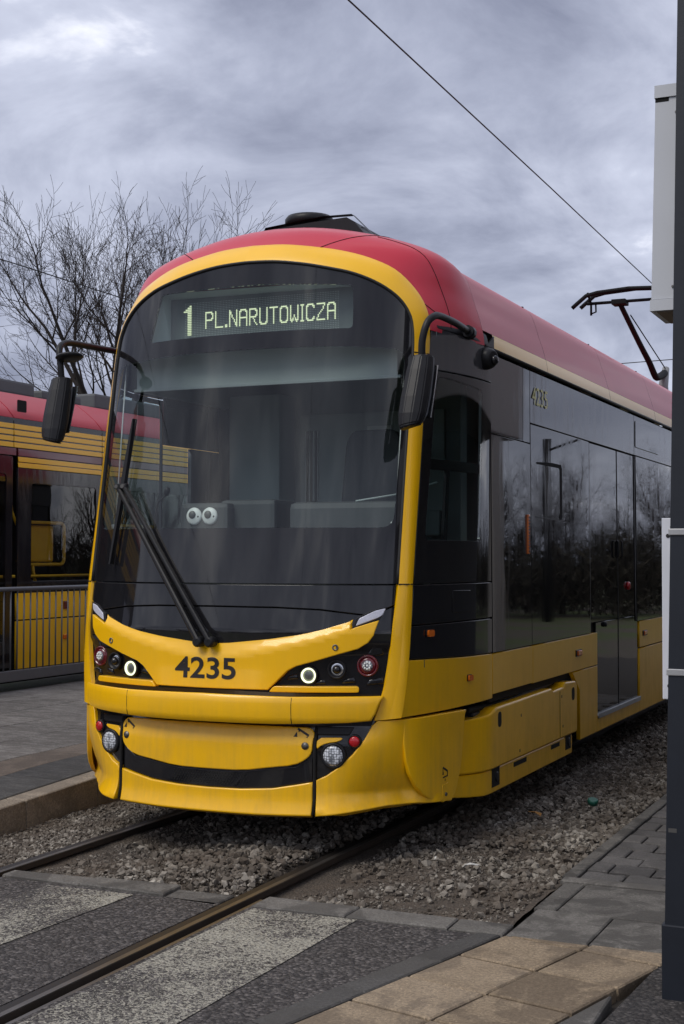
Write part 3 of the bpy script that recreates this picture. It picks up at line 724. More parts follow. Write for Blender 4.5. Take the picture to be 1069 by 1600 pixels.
for s in (-1, 1):
    mir = s < 0
    cp = panel('corner_apron', [(.621, .229), (.8, .246), (1.0, .262), (1.2, .262), (1.42, .246), (1.50, .236), (1.565, .30), (1.62, .42), (1.66, .60), (1.675, .70), (1.70, .728), (1.4, .732), (1.1, .730), (.912, .726), (.886, .702), (.855, .628), (.803, .552), (.74, .489), (.675, .440), (.621, .414)], wrap, YEL, tram, .010, .05, .035, .006, mir, gres=.03)
    panel('side_flap', [(1.065, .722), (1.065, .60), (1.078, .51), (1.105, .43), (1.15, .362), (1.21, .308), (1.29, .268), (1.38, .250), (1.49, .242), (1.535, .268), (1.565, .315), (1.605, .42), (1.645, .60), (1.665, .70), (1.68, .722)], lambda a, z: wrap_flat(a, z), YEL, cp, .0125, .03, .03, .006, mir, gres=.03)
    panel('jack_cover', [(1.385, .245), (1.445, .250), (1.447, .345), (1.387, .340)], wrap_flat, YEL, cp, .0155, .01, .03, .002, mir)
    pp = wrap_flat(1.415, .285); MB().lathe((s*(pp[0]+.016), pp[1], pp[2]), (s, -.25, 0), [(.011, 0), (.010, .006)], 10).build('bolt', STEEL, cp)
    for poly in ([(1.385, .395), (1.40, .395), (1.39, .43)], [(1.388, .43), (1.394, .44), (1.445, .415), (1.441, .405)], [(1.39, .375), (1.445, .382), (1.445, .39), (1.39, .383)], [(1.41, .36), (1.42, .361), (1.416, .374)], [(1.437, .382), (1.445, .383), (1.445, .41), (1.437, .408)]):
        panel('jacking_mark', poly, wrap_flat, INK, cp, .0140, .001, .03, 0, mir)
    # vertical gaps beside the lower lip
    MB().tube([(s*.610, Flow(.61, z)[1]+.004, z) for z in (.232, .3, .36, .41, .5, .6, .69)], .010, 6).build('apron_gap', VOID, tram)
# ---------------------------------------------------------------- cab sides
R1S = []
for k_ in range(41):                                                  # smoothed table of the frame's outer edge against height
    z_ = .742+(2.93-.742)*k_/40; acc = [lerp_tab([(p.z, p.x, p.y) for p in R1v[:12]], z_+d_) for d_ in (-.16, -.08, 0, .08, .16)]
    w_ = [lerp_tab([(p.z, p.x, p.y) for p in R1v[:12]], z_)] if k_ in (0, 40) else acc
    R1S.append((k_/40, sum(a_[0] for a_ in w_)/len(w_), sum(a_[1] for a_ in w_)/len(w_)))
def r1_at(z):
    t = clamp((z-.742)/(2.93-.742)); return (lerp_tab(R1S, t))
def CS(a, z):
    x1, y1 = r1_at(z); B = Vector((1.175, 1.262)); A = Vector((x1, y1)); Cc = Vector((1.172, y1+.46*(1.262-y1)))
    p = A*(1-a)**2+Cc*2*a*(1-a)+B*a*a; return (p.x, p.y, z)
for s in (-1, 1):
    mir = s < 0
    lowc = panel('cab_skirt', [(.0, .742), (.997, .752), (.997, 1.020), (.6, 1.028), (.0, 1.046)], CS, YEL, tram, 0, .03, .05, .004, mir)
    panel('cab_flank', [(.012, 1.052), (.6, 1.034), (.997, 1.026), (.997, 1.233), (.5, 1.232), (.012, 1.228)], CS, BLK, tram, -.002, .03, .05, .004, mir)
    hat = panel('cab_flank', [(.012, 1.236), (.5, 1.240), (.997, 1.241), (.997, 1.452), (.012, 1.452)], CS, BLK, tram, -.002, .03, .05, .004, mir)
    panel('hatch', rounded([(.43, 1.288), (.66, 1.290), (.66, 1.412), (.43, 1.416)], .01, 2), CS, BLK, hat, .003, .006, .05, .003, mir)
    win = rounded([(.10, 1.70), (.80, 1.70), (.80, 2.60), (.20, 2.63), (.13, 2.62)], .03, 3)
    if mir: win = rounded([(.06, 1.62), (.97, 1.62), (.97, 2.63), (.13, 2.63), (.08, 2.60)], .03, 3)
    sw = panel('cab_window', [(.012, 1.459), (.985, 1.459), (.985, 2.66), (.012, 2.66)], CS, BLKS, tram, -.002, .02, .05, .003, mir, holes=(win,))
    panel('pane', win, CS, SIDEG, sw, -.002, 0, .05, 0, mir)
    for zz in (2.13,):
        if not mir: panel('window_bar', [(.10, zz-.03), (.80, zz-.03), (.80, zz+.03), (.10, zz+.03)], CS, MATTE, sw, -.02, .02, .06, .003, mir)
    if not mir: panel('window_bar', [(.34, 1.70), (.38, 1.70), (.38, 2.11), (.34, 2.11)], CS, MATTE, sw, -.02, .02, .06, .003, mir)
    panel('cab_header', [(.012, 2.667), (.985, 2.667), (.985, 2.868), (.55, 2.89), (.03, 2.915)], CS, GRYS, tram, -.002, .02, .05, .004, mir)
    # camera dome
    p = CS(.86, 2.80); q = Vector((s*p[0], p[1], p[2])); ax = Vector((s, -.35, -.05))
    dm = MB().lathe(q, ax, [(.068, -.01), (.068, .012), (.060, .04), (.046, .058), (.04, .06)], 20).build('camera_dome', MATTE, tram)
    MB().lathe(q+ax.normalized()*.055+Vector((0, 0, -.012)), ax, [(.028, 0), (.028, .018), (.022, .026), (.002, .028)], 14).build('camera_lens', BLK, dm)
    # amber repeaters
    for (a, z, w, h) in ((.185, 1.185, .060, .018), (.66, .905, .055, .016)):
        p = Vector(CS(a, z)); t = (Vector(CS(a+.02, z))-Vector(CS(a-.02, z))).normalized(); n_ = t.cross(Vector((0, 0, 1))).normalized()
        pts = [p+t*u*w*.5+Vector((0, 0, v*h)) for u, v in ((-1, -.5), (-.8, -1), (.8, -1), (1, -.5), (1, .5), (.8, 1), (-.8, 1), (-1, .5))]
        m = MB().prism(pts, n_, -.004, .016); pts2 = [p+(q_-p)*1.18 for q_ in pts]; m2 = MB().prism(pts2, n_, -.004, .004)
        if mir:
            for mm in (m, m2):
                for v in mm.v: v.x = -v.x
        rep = m2.build('side_repeater', MATTE, tram); m.build('amber_lens', AMB, rep)
    # mirror mount
    panel('mirror_mount', rounded([(.10, 2.905), (.92, 2.878), (.92, 2.955), (.55, 2.985), (.10, 3.0)], .02, 3), lambda a, b: (CS(a, 2.86)[0]-.9*max(0, b-2.86)**1.6, CS(a, 2.86)[1], b), MATTE, tram, .004, .05, .05, .006, mir)
    top = (Vector((1.160, .105, 2.665)), Vector((1.165, .10, 2.76)), Vector((1.185, .115, 2.85)), Vector((1.20, .17, 2.895)), Vector((1.20, .27, 2.915)), Vector((1.19, .55, 2.922)), Vector((1.155, .86, 2.925)))
    mr = MB().tube([(s*p.x, p.y, p.z) for p in [catmull(list(top), k/24) for k in range(25)]], .020, 10).build('mirror_arm', MATTE, tram)
    MB().tube([(s*1.155, .86, 2.925), (s*1.15, .93, 2.922)], [.036, .04], 10).build('arm_socket', MATTE, mr)
    # mirror housing: tapered shell, reflecting side turned back
    m = MB(); rings = []
    prof = [(2.682, .055, .045, .0), (2.675, .085, .062, .0), (2.60, .098, .070, -.004), (2.45, .106, .074, -.012), (2.36, .104, .070, -.02), (2.30, .088, .058, -.03), (2.285, .062, .042, -.034)]
    for z, hw, hd, sh in prof:
        xc = 1.160-.05*(2.68-z); yc_ = .040+.32*(z-2.48)
        ring = [(-.9, .85), (-1, .25), (-.85, -.55), (-.35, -1.0), (.25, -1.0), (.75, -.65), (1, .1), (.95, .85)]
        rings.append([(s*(xc+u*hw*.74), yc_+v*hd*.80, z+(.0 if z > 2.31 else .012*u)) for u, v in ring])
    n = 8; vv = [p for r_ in rings for p in r_]
    m.add(vv, [[i*n+k, i*n+(k+1) % n, (i+1)*n+(k+1) % n, (i+1)*n+k] for i in range(len(rings)-1) for k in range(n)])
    m.add(rings[0], [list(range(n))]); m.add(rings[-1], [list(range(n))[::-1]])
    hs = m.build('mirror_housing', MATTE, tram)
    me = hs.data; bm = bmesh.new(); bm.from_mesh(me); bmesh.ops.remove_doubles(bm, verts=bm.verts, dist=1e-5); bmesh.ops.bevel(bm, geom=[e_ for e_ in bm.edges if len(e_.link_faces) == 2 and e_.calc_face_angle(0) > .35], offset=.006, segments=2, affect='EDGES'); bm.to_mesh(me); bm.free()
    MB().prism([(s*1.07, .055, 2.34), (s*1.23, .055, 2.34), (s*1.235, .148, 2.63), (s*1.075, .148, 2.63)], (0, 1, 0), 0, .008).build('mirror_glass', CHROME, hs)
# little wide-angle mirror on the far arm
MB().lathe((-1.10, .10, 2.80), (.15, -.1, -1), [(.02, -.028), (.075, -.012), (.085, .0), (.07, .012), (.02, .016)], 18).build('wide_mirror', MATTE, tram)
# ---------------------------------------------------------------- roof
SEC = [(1.175, 2.874), (1.170, 2.92), (1.162, 2.961), (1.138, 3.05), (1.108, 3.138), (1.083, 3.22), (1.050, 3.296), (.995, 3.345), (.92, 3.385), (.80, 3.432), (.62, 3.487), (.42, 3.535), (.20, 3.568), (0, 3.578)]
SECv = [Vector((x, 0, z)) for x, z in SEC]
def sect(t): return catmull(SECv, t)
def dome(t, w):
    """t: side -> crown, w: frame -> main roof (y = 1.12)"""
    t0 = 10.75/19; a = ring_at(R1v, t0+(1-t0)*t); c3 = sect(t); e_ = Vector((c3.x, 1.12, c3.z)); kk = .25+.10*t
    c_ = Vector((c3.x-(1.175-1.06)*max(0, 1-t*2.2)*.55, a.y+kk*(1.12-a.y)+.03, a.z+(c3.z-a.z)*.97))
    k_ = clamp((t-.2)/.35); c_.z += .125*k_*k_*(3-2*k_)
    return a*(1-w)**2+c_*2*w*(1-w)+e_*w*w
def roof_sheet(name, mat, t0, t1, w0, w1, fn, parent, nt_=40, nw=14, both=True):
    m = MB()
    for s in ((1, -1) if both else (1,)):
        vs_ = []
        for i in range(nt_+1):
            for j in range(nw+1):
                p = fn(t0+(t1-t0)*i/nt_, w0+(w1-w0)*j/nw); vs_.append((s*p.x, p.y, p.z))
        m.add(vs_, [(i*(nw+1)+j, i*(nw+1)+j+1, (i+1)*(nw+1)+j+1, (i+1)*(nw+1)+j) for i in range(nt_) for j in range(nw)], True)
    o = m.build(name, mat, parent, False)
    bm = bmesh.new(); bm.from_mesh(o.data); bmesh.ops.remove_doubles(bm, verts=bm.verts, dist=1e-5); bmesh.ops.recalc_face_normals(bm, faces=bm.faces); bm.to_mesh(o.data); bm.free(); return o
roof = empty('roof'); roof.parent = tram
roof_sheet('front_dome', RED, 0, 1, 0, 1, dome, roof)
def dome_seam(pts, r=.0028):
    for s in (1, -1): MB().tube([(s*p.x, p.y, p.z) for p in pts], r, 5).build('roof_seam', VOID, roof)
dome_seam([dome(k/30, .42) for k in range(0, 22)]); dome_seam([dome(.72, k/20) for k in range(0, 15)]); dome_seam([dome(.10+.06*(1-k/12), k/12*.42) for k in range(13)])
ymax = 13.8
seams = [1.12, 2.497, 4.35, 6.15, 7.95, 9.75, 11.8, ymax]
for a, b in zip(seams, seams[1:]):
    roof_sheet('roof_panel', RED, .162, 1, a+.003, b-.003, lambda t, w: Vector((sect(t).x, w, sect(t).z)), roof, 34, 6)
    for s in (1, -1): roof_sheet('cream_band', CREAM, .0, .160, max(a, 1.30)+.003, b-.003, lambda t, w: Vector((s*(sect(t).x+.001), w, sect(t).z)), roof, 8, 6, False)
    MB().box(-1.0, 1.0, b-.01, b+.01, 3.2, 3.35).build('roof_rib', VOID, roof)
for s in (-1, 1):
    MB().tube([(s*1.168, 1.16, 2.872), (s*1.172, 4, 2.868), (s*1.172, ymax, 2.868)], .013, 6).build('roof_gutter', RUB, roof)
    panel('band_nose', [(1.13, 2.872), (1.302, 2.874), (1.302, 2.955), (1.20, 2.90)], lambda a, b: (1.1745, a, b), MATTE, roof, 0, .01, .1, 0, s < 0)
# antenna and pantograph pod just behind the dome
unit = empty('roof_unit'); unit.parent = tram
MB().box(-.32, -.05, 1.15, 1.75, 3.58, 3.735, .012).build('unit_case', MATTE, unit)
m = MB().add([(-.36, 1.10, 3.60), (-.31, 1.12, 3.73), (.10, 1.12, 3.765), (.29, 1.14, 3.765), (.45, 1.16, 3.60), (-.36, 1.16, 3.60), (-.31, 1.18, 3.73), (.10, 1.18, 3.765), (.29, 1.20, 3.765), (.45, 1.22, 3.60)], [(0, 1, 6, 5), (1, 2, 7, 6), (2, 3, 8, 7), (3, 4, 9, 8)])
m.build('unit_bow', MATTE, unit)
MB().prism([(-.345, 0, 3.56), (-.30, 0, 3.715), (.0, 0, 3.735), (.26, 0, 3.745), (.31, 0, 3.715), (.44, 0, 3.56)], (0, 1, 0), 1.13, 1.62).build('unit_hood', MATTE, unit)
for x0, x1 in ((-.31, -.22), (-.04, .34)): MB().box(x0, x1, 1.20, 1.9, 3.585, 3.70, .02).build('unit_box', MATTE, unit)
MB().lathe((-.08, 1.30, 3.755), (0, 0, 1), [(.16, 0), (.16, .04), (.145, .06), (.10, .068), (.0, .07)], 28).build('antenna_cap', MATTE, unit)
MB().lathe((.34, 1.75, 3.62), (0, 0, 1), [(.07, 0), (.07, .07), (.05, .09), (.0, .095)], 16).build('antenna_stub', MATTE, unit)
for k in range(4): MB().tube([(.0+k*.07, 1.19, 3.60), (.02+k*.07, 1.17, 3.66), (.05+k*.07, 1.2, 3.70)], .013, 6).build('unit_hose', RUB, unit)
# ---------------------------------------------------------------- main sides
def SS(a, b): return (1.175-.010*clamp((b-1.05)/1.4), a, b)
def rect(y0, y1, z0, z1): return [(y0, z0), (y1, z0), (y1, z1), (y0, z1)]
for s in (-1, 1):
    mir = s < 0
    P_ = lambda nm, poly, mt, off=0., dep=.03, par=tram, ch=.003: panel(nm, poly, SS, mt, par, off, dep, .4, ch, mir, gres=.35)
    P_('skirt_panel', rect(1.266, 2.115, .775, 1.018), YEL); P_('skirt_panel', rect(2.121, 3.878, .770, 1.018), YEL)
    P_('skirt_panel', [(3.346, .252), (3.878, .252), (3.878, .762), (3.13, .762), (3.20, .715), (3.335, .62)], YEL)
    if mir:
        P_('window_post', rect(1.266, 2.100, 1.024, 1.60), BLKS); P_('window_post', rect(1.60, 2.100, 1.605, 2.355), BLKS); P_('side_light', rect(1.268, 1.597, 1.605, 2.355), SIDEG, 0, .0, tram, 0)
    else: P_('window_post', rect(1.266, 2.100, 1.024, 2.355), BLKS)
    P_('shoulder_panel', rect(1.266, 1.93, 2.361, 2.845), BLKS)
    P_('shoulder_panel', rect(1.936, 2.095, 2.361, 2.845), BLKS, -.001)
    w1 = P_('side_window', rect(2.106, 3.672, 1.024, 2.490), BLKS, 0)
    P_('shoulder_panel', rect(2.099, 5.26, 2.497, 2.845), GRYS)
    P_('shoulder_panel', rect(5.266, ymax-.02, 2.497, 2.845), GRYS)
    vt = P_('roof_vent', rounded(rect(5.30, 6.30, 2.565, 2.80), .02, 3), BLKS, .006, .008, tram, .005)
    # sliding top light: its dark slot
    slot = [(2.24, 2.245), (2.62, 2.262), (2.86, 2.262), (2.885, 2.235), (2.885, 1.895), (2.86, 1.87), (2.80, 1.868), (2.80, 1.90), (2.825, 1.91), (2.825, 2.22), (2.80, 2.235), (2.24, 2.232)]
    P_('window_slot', slot, VOID, .0015, .002, w1, 0)
    P_('window_slot', rect(2.20, 2.80, 1.868, 1.876), MATTE, .0015, .002, w1, 0)
    # door with two leaves
    door = empty('door'); door.parent = tram
    for y0, y1 in ((3.715, 4.632), (4.650, 5.275)):
        P_('door_leaf', rect(y0+(.17 if y0 < 4 else 0)*0, y1, 1.10, 2.488), BLKS, -.012, .02, door)
        P_('door_leaf', rect(y0+(.165 if y0 < 4 else 0), y1+(.12 if y0 > 4 else 0), .392, 1.094), BLKS, -.012, .02, door)
    P_('door_jamb', rect(3.678, 3.709, 1.024, 2.49), MATTE, -.006, .02, door); P_('door_jamb', rect(4.634, 4.648, .392, 2.49), RUB, -.008, .02, door)
    P_('door_jamb', rect(5.281, 5.322, 1.05, 2.49), MATTE, -.006, .02, door)
    P_('door_sill', rect(3.884, 5.404, .352, .388), ALU, .012, .05, door)
    P_('skirt_panel', rect(3.884, 5.404, .252, .346), YEL)
    for (y, z, nm, mt, r) in ((5.0, 1.36, 'door_button', REDB, .035), (4.15, 1.07, 'door_lock', MATTE, .02)):
        MB().lathe((s*1.168, y, z), (s, 0, 0), [(r, -.01), (r, .012), (r*.7, .018)], 14).build(nm, mt, door)
    for y in (4.56, 4.70): MB().tube([(s*1.17, y, 1.60), (s*1.185, y, 1.61), (s*1.185, y, 1.73), (s*1.17, y, 1.74)], .008, 6).build('door_grip', MATTE, door)
    y0 = 5.41
    for y1 in (7.0, 9.0, 11.0, ymax-.02):
        P_('skirt_panel', rect(y0, y1-.006, .252, .800), YEL); P_('skirt_panel', rect(y0, y1-.006, .812, 1.040), YEL)
        P_('side_window', rect(max(y0-.08, 5.328), y1-.085, 1.046, 2.490), BLKS); y0 = y1
    # amber marker strip and small repeaters
    MB().box(s*1.17-.012, s*1.17+.012, 2.006, 2.044, 1.625, 1.885, .006).build('amber_strip', AMB, tram)
    for k in range(12): MB().box(s*1.183-.003, s*1.183+.002, 2.008, 2.042, 1.64+k*.02, 1.648+k*.02).build('strip_rib', RUB, tram) if k % 1 == 0 and s > 0 else None
    for y, z in ((3.30, .897), (5.62, .93)):
        rp = MB().box(s*1.176-.006, s*1.176+.006, y-.085, y+.085, z-.024, z+.024, .004).build('side_repeater', MATTE, tram)
        MB().box(s*1.184-.008, s*1.184+.008, y-.055, y+.055, z-.018, z+.018, .005).build('amber_lens', AMB, rp)
    # bogie fairing
    bf = empty('bogie_fairing'); bf.parent = tram
    def BX(xo, yf): return lambda a, b: (xo-.19*clamp((yf+.42-a)/.42)**2.2, a, b)
    top = [(.80, .335), (3.15, .335), (3.15, .67), (3.13, .705), (2.83, .718), (2.80, .690), (2.52, .682), (2.49, .705), (1.26, .695), (1.15, .665), (.80, .640)]
    fc = panel('fairing_cover', top, BX(1.205, .80), YEL, bf, 0, .16, .06, .014, mir, gres=.06)
    panel('fairing_foot', [(.86, .205), (1.1, .188), (3.06, .192), (3.06, .328), (.83, .328)], BX(1.188, .80), YEL, bf, 0, .12, .06, .008, mir, gres=.06)
    panel('finger_slot', rounded(rect(1.27, 1.34, .575, .668), .034, 4), BX(1.205, .80), VOID, fc, .001, .002, .03, 0, mir)
    panel('finger_slot', rounded(rect(2.99, 3.07, .575, .668), .034, 4), BX(1.205, .80), VOID, fc, .001, .002, .03, 0, mir)
    for yy, zz in ((1.75, .60), (1.72, .38), (2.75, .42), (2.72, .63)): panel('bolt', rect(yy-.008, yy+.008, zz-.009, zz+.009), BX(1.205, .8), RUB, fc, .001, .002, .03, 0, mir)
    MB().tube([(s*1.2062, 2.67, .35), (s*1.2062, 2.67, .67)], .002, 5).build('cover_seam', RUB, fc)
    for y0_, y1_ in ((1.64, 1.92), (2.50, 2.72)): panel('foot_slot', rect(y0_, y1_, .285, .315), BX(1.188, .8), VOID, bf, .001, .002, .1, 0, mir)
    for y0_, z0_, z1_ in ((1.20, .222, .335), (2.87, .235, .335)):
        sk = panel('sensor_recess', rect(y0_, y0_+.15, z0_, z1_), BX(1.188, .8), VOID, bf, .0015, .002, .1, 0, mir)
        MB().lathe((s*1.183, y0_+.09, (z0_+z1_)/2), (s, 0, 0), [(.032, 0), (.030, .012), (.02, .014)], 14).build('sensor', MATTE, sk)
    rb = random.Random(5)                                            # bogie frame and springs in the gap above the fairing
    for k in range(9): MB().box(s*1.02-.12, s*1.02+.10, 1.05+k*.22, 1.05+k*.22+rb.uniform(.08, .2), .50, rb.uniform(.62, .70), .012).build('bogie_block', MATTE, bf)
    MB().tube([(s*1.10, 1.0, .70), (s*1.12, 1.8, .685), (s*1.10, 3.0, .72)], .02, 8).build('bogie_hose', RUB, bf)
# fleet number: black on the front, pale yellow on the side
V, Fc = text_mesh('4235', .385, .118, .018)
n_ = mesh('fleet_number', [(x-.222, Fy(x-.222, z+.936)[1]-.0242, z+.936) for x, z in V], Fc); obj('fleet_number', n_, INK, ycp)
V, Fc = text_mesh('4235', .375, .122, .002)
n_ = mesh('fleet_number', [(1.1705, y+2.135, z+2.625) for y, z in V], Fc); obj('fleet_number', n_, PALEY, tram)
# underside: dark boxes added to block light below the floor
MB().box(-1.02, 1.02, .75, ymax, .30, .62).build('underside_box', VOID, tram)
MB().box(-.75, .75, .22, .75, .27, .5).build('underside_box', VOID, tram)
for s in (-1, 1):
    MB().box(s*1.13-.012, s*1.13+.012, 1.30, ymax, .72, 2.86).build('light_liner', VOID, tram) if s > 0 else MB().box(s*1.13-.012, s*1.13+.012, 2.0, ymax, .72, 2.86).build('light_liner', VOID, tram)  # dark liner added inside the body against light leaks
# ---------------------------------------------------------------- cab interior
cab = empty('driver_cab'); cab.parent = tram
MB().box(-1.08, 1.08, .35, 2.2, 1.0, 1.04).build('cab_floor', CABD, cab)
m = MB()
poly = [(0, .20, 1.40), (0, .30, 1.73), (0, .62, 1.76), (0, .95, 1.70), (0, .98, 1.05), (0, .20, 1.05)]
m.prism([(p[0], p[1], p[2]) for p in poly], (1, 0, 0), -.93, .93); m.build('dashboard', CABD, cab)
for s in (-1, 1):
    MB().box(s*1.02-.02, s*1.02+.02, .55, 2.1, 1.0, 1.66, .006).build('cab_wall', CABD, cab)
    MB().box(s*1.03-.015, s*1.03+.015, .70, 2.1, 2.66, 2.9).build('cab_wall', CABG, cab)
MB().box(1.02, 1.06, 1.12, 1.6, 1.6, 2.7).build('cab_wall', CABD, cab)
MB().box(-1.06, 1.06, .60, 2.15, 2.86, 2.89).build('cab_ceiling', CABG, cab)
MB().box(-1.12, 1.12, 2.16, 2.2, 1.0, 2.9).build('rear_bulkhead', CABG, cab)
MB().box(-1.0, -.60, 1.9, 2.16, 1.04, 2.75, .01).build('cab_cupboard', CABP, cab)
bh = MB().box(-.55, .55, 2.13, 2.158, 1.04, 2.62, .01).build('bulkhead_door', CABP, cab)
for x0, x1, z0, z1 in ((-.50, -.40, 2.0, 2.50), (-.02, .16, 2.22, 2.52), (.22, .45, 2.45, 2.50)): MB().box(x0, x1, 2.115, 2.13, z0, z1, .004).build('bulkhead_window', simple('lit_pane_tone', (.62, .66, .64), .5) if 'lit_pane_tone' not in MATS else MATS['lit_pane_tone'], cab)  # opaque boxes; the pale colour stands for light through the windows
for x in (-.485, -.455, -.42): MB().box(x, x+.012, 2.10, 2.114, 1.95, 2.50).build('handrail', CABD, cab)
MB().box(-.56, .56, 2.0, 2.12, 1.75, 1.92, .01).build('bulkhead_shelf', CABP, cab)
# sun blind hanging at the top of the windshield
MB().box(-.88, .86, .50, .508, 2.635, 2.84).build('sun_blind', BLIND, cab)
MB().box(-.90, .88, .497, .511, 2.622, 2.640, .003).build('blind_bar', CABP, cab)
for x in (-.93, .93): MB().tube([(x, .46, 2.80), (x*.985, .33, 1.80)], .0045, 6).build('blind_cord', WHITE, cab)
for x in (-.92, .915): MB().box(x-.025, x+.025, .325, .34, 1.775, 1.80, .004).build('cord_clip', WHITE, cab)
# driver seat
seat = empty('driver_seat'); seat.parent = cab
panel('backrest', rounded([(-.13, 1.72), (.30, 1.72), (.27, 2.35), (.235, 2.43), (-.06, 2.43), (-.10, 2.35)], .05, 4), lambda a, b: (a+.22, 1.38+.10*(b-1.7)-.25*(a-.085)**2, b), CABD, seat, 0, .12, .05, .02)
MB().box(.05, .55, .98, 1.42, 1.45, 1.58, .04).build('seat_cushion', CABD, seat)
# instrument pod with two round white speakers, microphone on a stalk
pod = MB().box(-.64, -.30, .62, .80, 1.70, 1.935, .03).build('instrument_pod', CABD, cab)
MB().box(-.40, -.02, .70, 1.0, 1.70, 1.955, .03).build('instrument_hood', CABD, cab)
for x in (-.535, -.425):
    d = MB().lathe((x, .622, 1.853), (0, -1, .05), [(.052, -.01), (.054, .006), (.046, .014), (.002, .016)], 24).build('speaker', WHITE, pod)
    MB().lathe((x-.008, .608, 1.862), (0, -1, .05), [(.026, -.005), (.024, .004), (.018, .010), (.002, .012)], 18).build('speaker_cone', simple('speaker_grey', (.10, .10, .10), .4) if 'speaker_grey' not in MATS else MATS['speaker_grey'], d)
    MB().lathe((x+.032, .610, 1.85), (0, -1, .05), [(.007, -.005), (.006, .003)], 8).build('speaker_knob', INK, d)
MB().tube([(-.78, .55, 1.72), (-.775, .55, 1.85), (-.75, .55, 1.94), (-.70, .55, 1.985)], .006, 6).build('microphone_stalk', MATTE, cab)
MB().lathe((-.70, .55, 1.975), (.35, 0, 1), [(.006, 0), (.018, .015), (.02, .04), (.012, .06)], 10).build('microphone', MATTE, cab)
MB().box(.12, .84, .60, .78, 1.70, 1.93, .04).build('console', CABD, cab)
MB().tube([(.55, .62, 1.93), (.75, .75, 1.97), (.92, .98, 2.05)], .006, 6).build('grab_rail', CABP, cab)
# destination display
dsp = empty('destination_display'); dsp.parent = tram
ybx = .44
m = MB().add([(-.70, .33, 2.87), (.70, .33, 2.87), (.62, ybx, 2.905), (-.60, ybx, 2.905), (-.62, .36, 3.19), (.68, .36, 3.17), (.62, ybx, 3.155), (-.60, ybx, 3.165)], [(0, 1, 2, 3), (5, 4, 7, 6), (4, 0, 3, 7), (1, 5, 6, 2)])
m.build('display_hood', CABP, dsp)
MB().box(-.62, .64, ybx, ybx+.05, 2.88, 3.19).build('display_board', DISP, dsp)
GL = {'P': ['1111110', '1000011', '1000001', '1000001', '1000011', '1111110', '1000000', '1000000', '1000000', '1000000', '1000000'],
 'L': ['1000000']*10+['1111111'], '.': ['00']*9+['11', '11'],
 'N': ['1000001', '1100001', '1100001', '1010001', '1010001', '1001001', '1000101', '1000101', '1000011', '1000011', '1000001'],
 'A': ['0111110', '1100011', '1000001', '1000001', '1000001', '1111111', '1000001', '1000001', '1000001', '1000001', '1000001'],
 'R': ['1111110', '1000011', '1000001', '1000001', '1000011', '1111110', '1001000', '1000100', '1000100', '1000010', '1000001'],
 'U': ['1000001']*9+['1100011', '0111110'], 'T': ['1111111']+['0001000']*10,
 'O': ['0111110', '1100011']+['1000001']*7+['1100011', '0111110'],
 'W': ['1000001']*6+['1001001', '1001001', '1010101', '1110111', '0100010'], 'I': ['111']+['010']*9+['111'],
 'C': ['0111110', '1100011', '1000001']+['1000000']*5+['1000001', '1100011', '0111110'],
 'Z': ['1111111', '0000001', '0000010', '0000010', '0000100', '0001000', '0010000', '0100000', '0100000', '1000000', '1111111'],
 'D': ['00010', '00110', '01110', '11110', '00110', '00110', '00110', '00110', '00110', '00110', '00110', '00110', '00110', '00110', '00110', '00110', '00110']}
def dots(m, cells, dx, dz, x0, z0, fx=.78, fz=.80, y=ybx-.004):
    for (i, j) in cells:
        x, z = x0+i*dx, z0-j*dz; m.add([(x, y, z), (x+dx*fx, y, z), (x+dx*fx, y, z-dz*fz), (x, y, z-dz*fz)], [(0, 1, 2, 3)])
msg = 'PL.NARUTOWICZA'; col = 0; cells = []
for ch_ in msg:
    g = GL[ch_]
    for j, row in enumerate(g):
        for i, c_ in enumerate(row):
            if c_ == '1': cells.append((col+i, j))
    col += len(g[0])+1.6
dxx = .862/(col-1.6); dzz = .102/11
m = MB(); dots(m, cells, dxx, dzz, -.358, 3.074, .95, .86); m.build('led_text', LEDE, dsp)
lit1 = [(i*2+k, j) for j, row in enumerate(GL['D']) for i, c_ in enumerate(row) if c_ == '1' for k in (0, 1)]
m = MB(); dots(m, lit1, .0068, .0108, -.508, 3.120, .85, .72); m.build('led_line_number', LEDE, dsp)
m = MB()
for i in range(98):
    for j in range(22): dots(m, [(i, j)], .0105, .0105, -.50, 3.135, .45, .45, ybx-.002)
me_ = m.build('led_matrix', LEDU, dsp, False); me_['kind'] = 'stuff'
# wiper
wp = empty('wiper'); wp.parent = tram
def onF(x, z, o): return Vector((x, F(x, z)-o, z))
for x0, x1, w in ((-.062, -.745, .0155), (.012, -.690, .013)):
    a, b = onF(x0, 1.150, .055), onF(x1, 2.015, .075); m = MB()
    t = (b-a).normalized(); sd_ = t.cross(Vector((0, -1, 0))).normalized(); nn = Vector((0, -1, 0))
    for k0, k1, ww, hh in ((0, 1, w, .014),):
        vs_ = [p+sd_*u*ww*(1 if q == 0 else .8)+nn*v*hh for q, p in enumerate((a, b)) for u, v in ((-1, -1), (1, -1), (1, .6), (.4, 1), (-.4, 1), (-1, .6))]
        m.add(vs_, [[k, (k+1) % 6, 6+(k+1) % 6, 6+k] for k in range(6)]+[list(range(6)), list(range(6, 12))])
    arm = m.build('wiper_arm', MATTE, wp)
    MB().lathe(a+Vector((0, .05, -.012)), (0, -1, 0), [(.030, 0), (.030, .05), (.02, .062)], 14).build('pivot', MATTE, arm)
    MB().lathe(b+Vector((0, .01, 0)), (0, -1, 0), [(.012, 0), (.012, .03)], 10).build('pin', STEEL, arm)
a, b = onF(-.765, 1.56, .035), onF(-.690, 2.42, .035); mid = a.lerp(b, .53)
MB().box(-.76, -.672, F(.72, 2.02)-.085, F(.72, 2.02)-.06, 2.0, 2.032, .006).build('arm_bridge', MATTE, wp)
m = MB(); vs_ = []
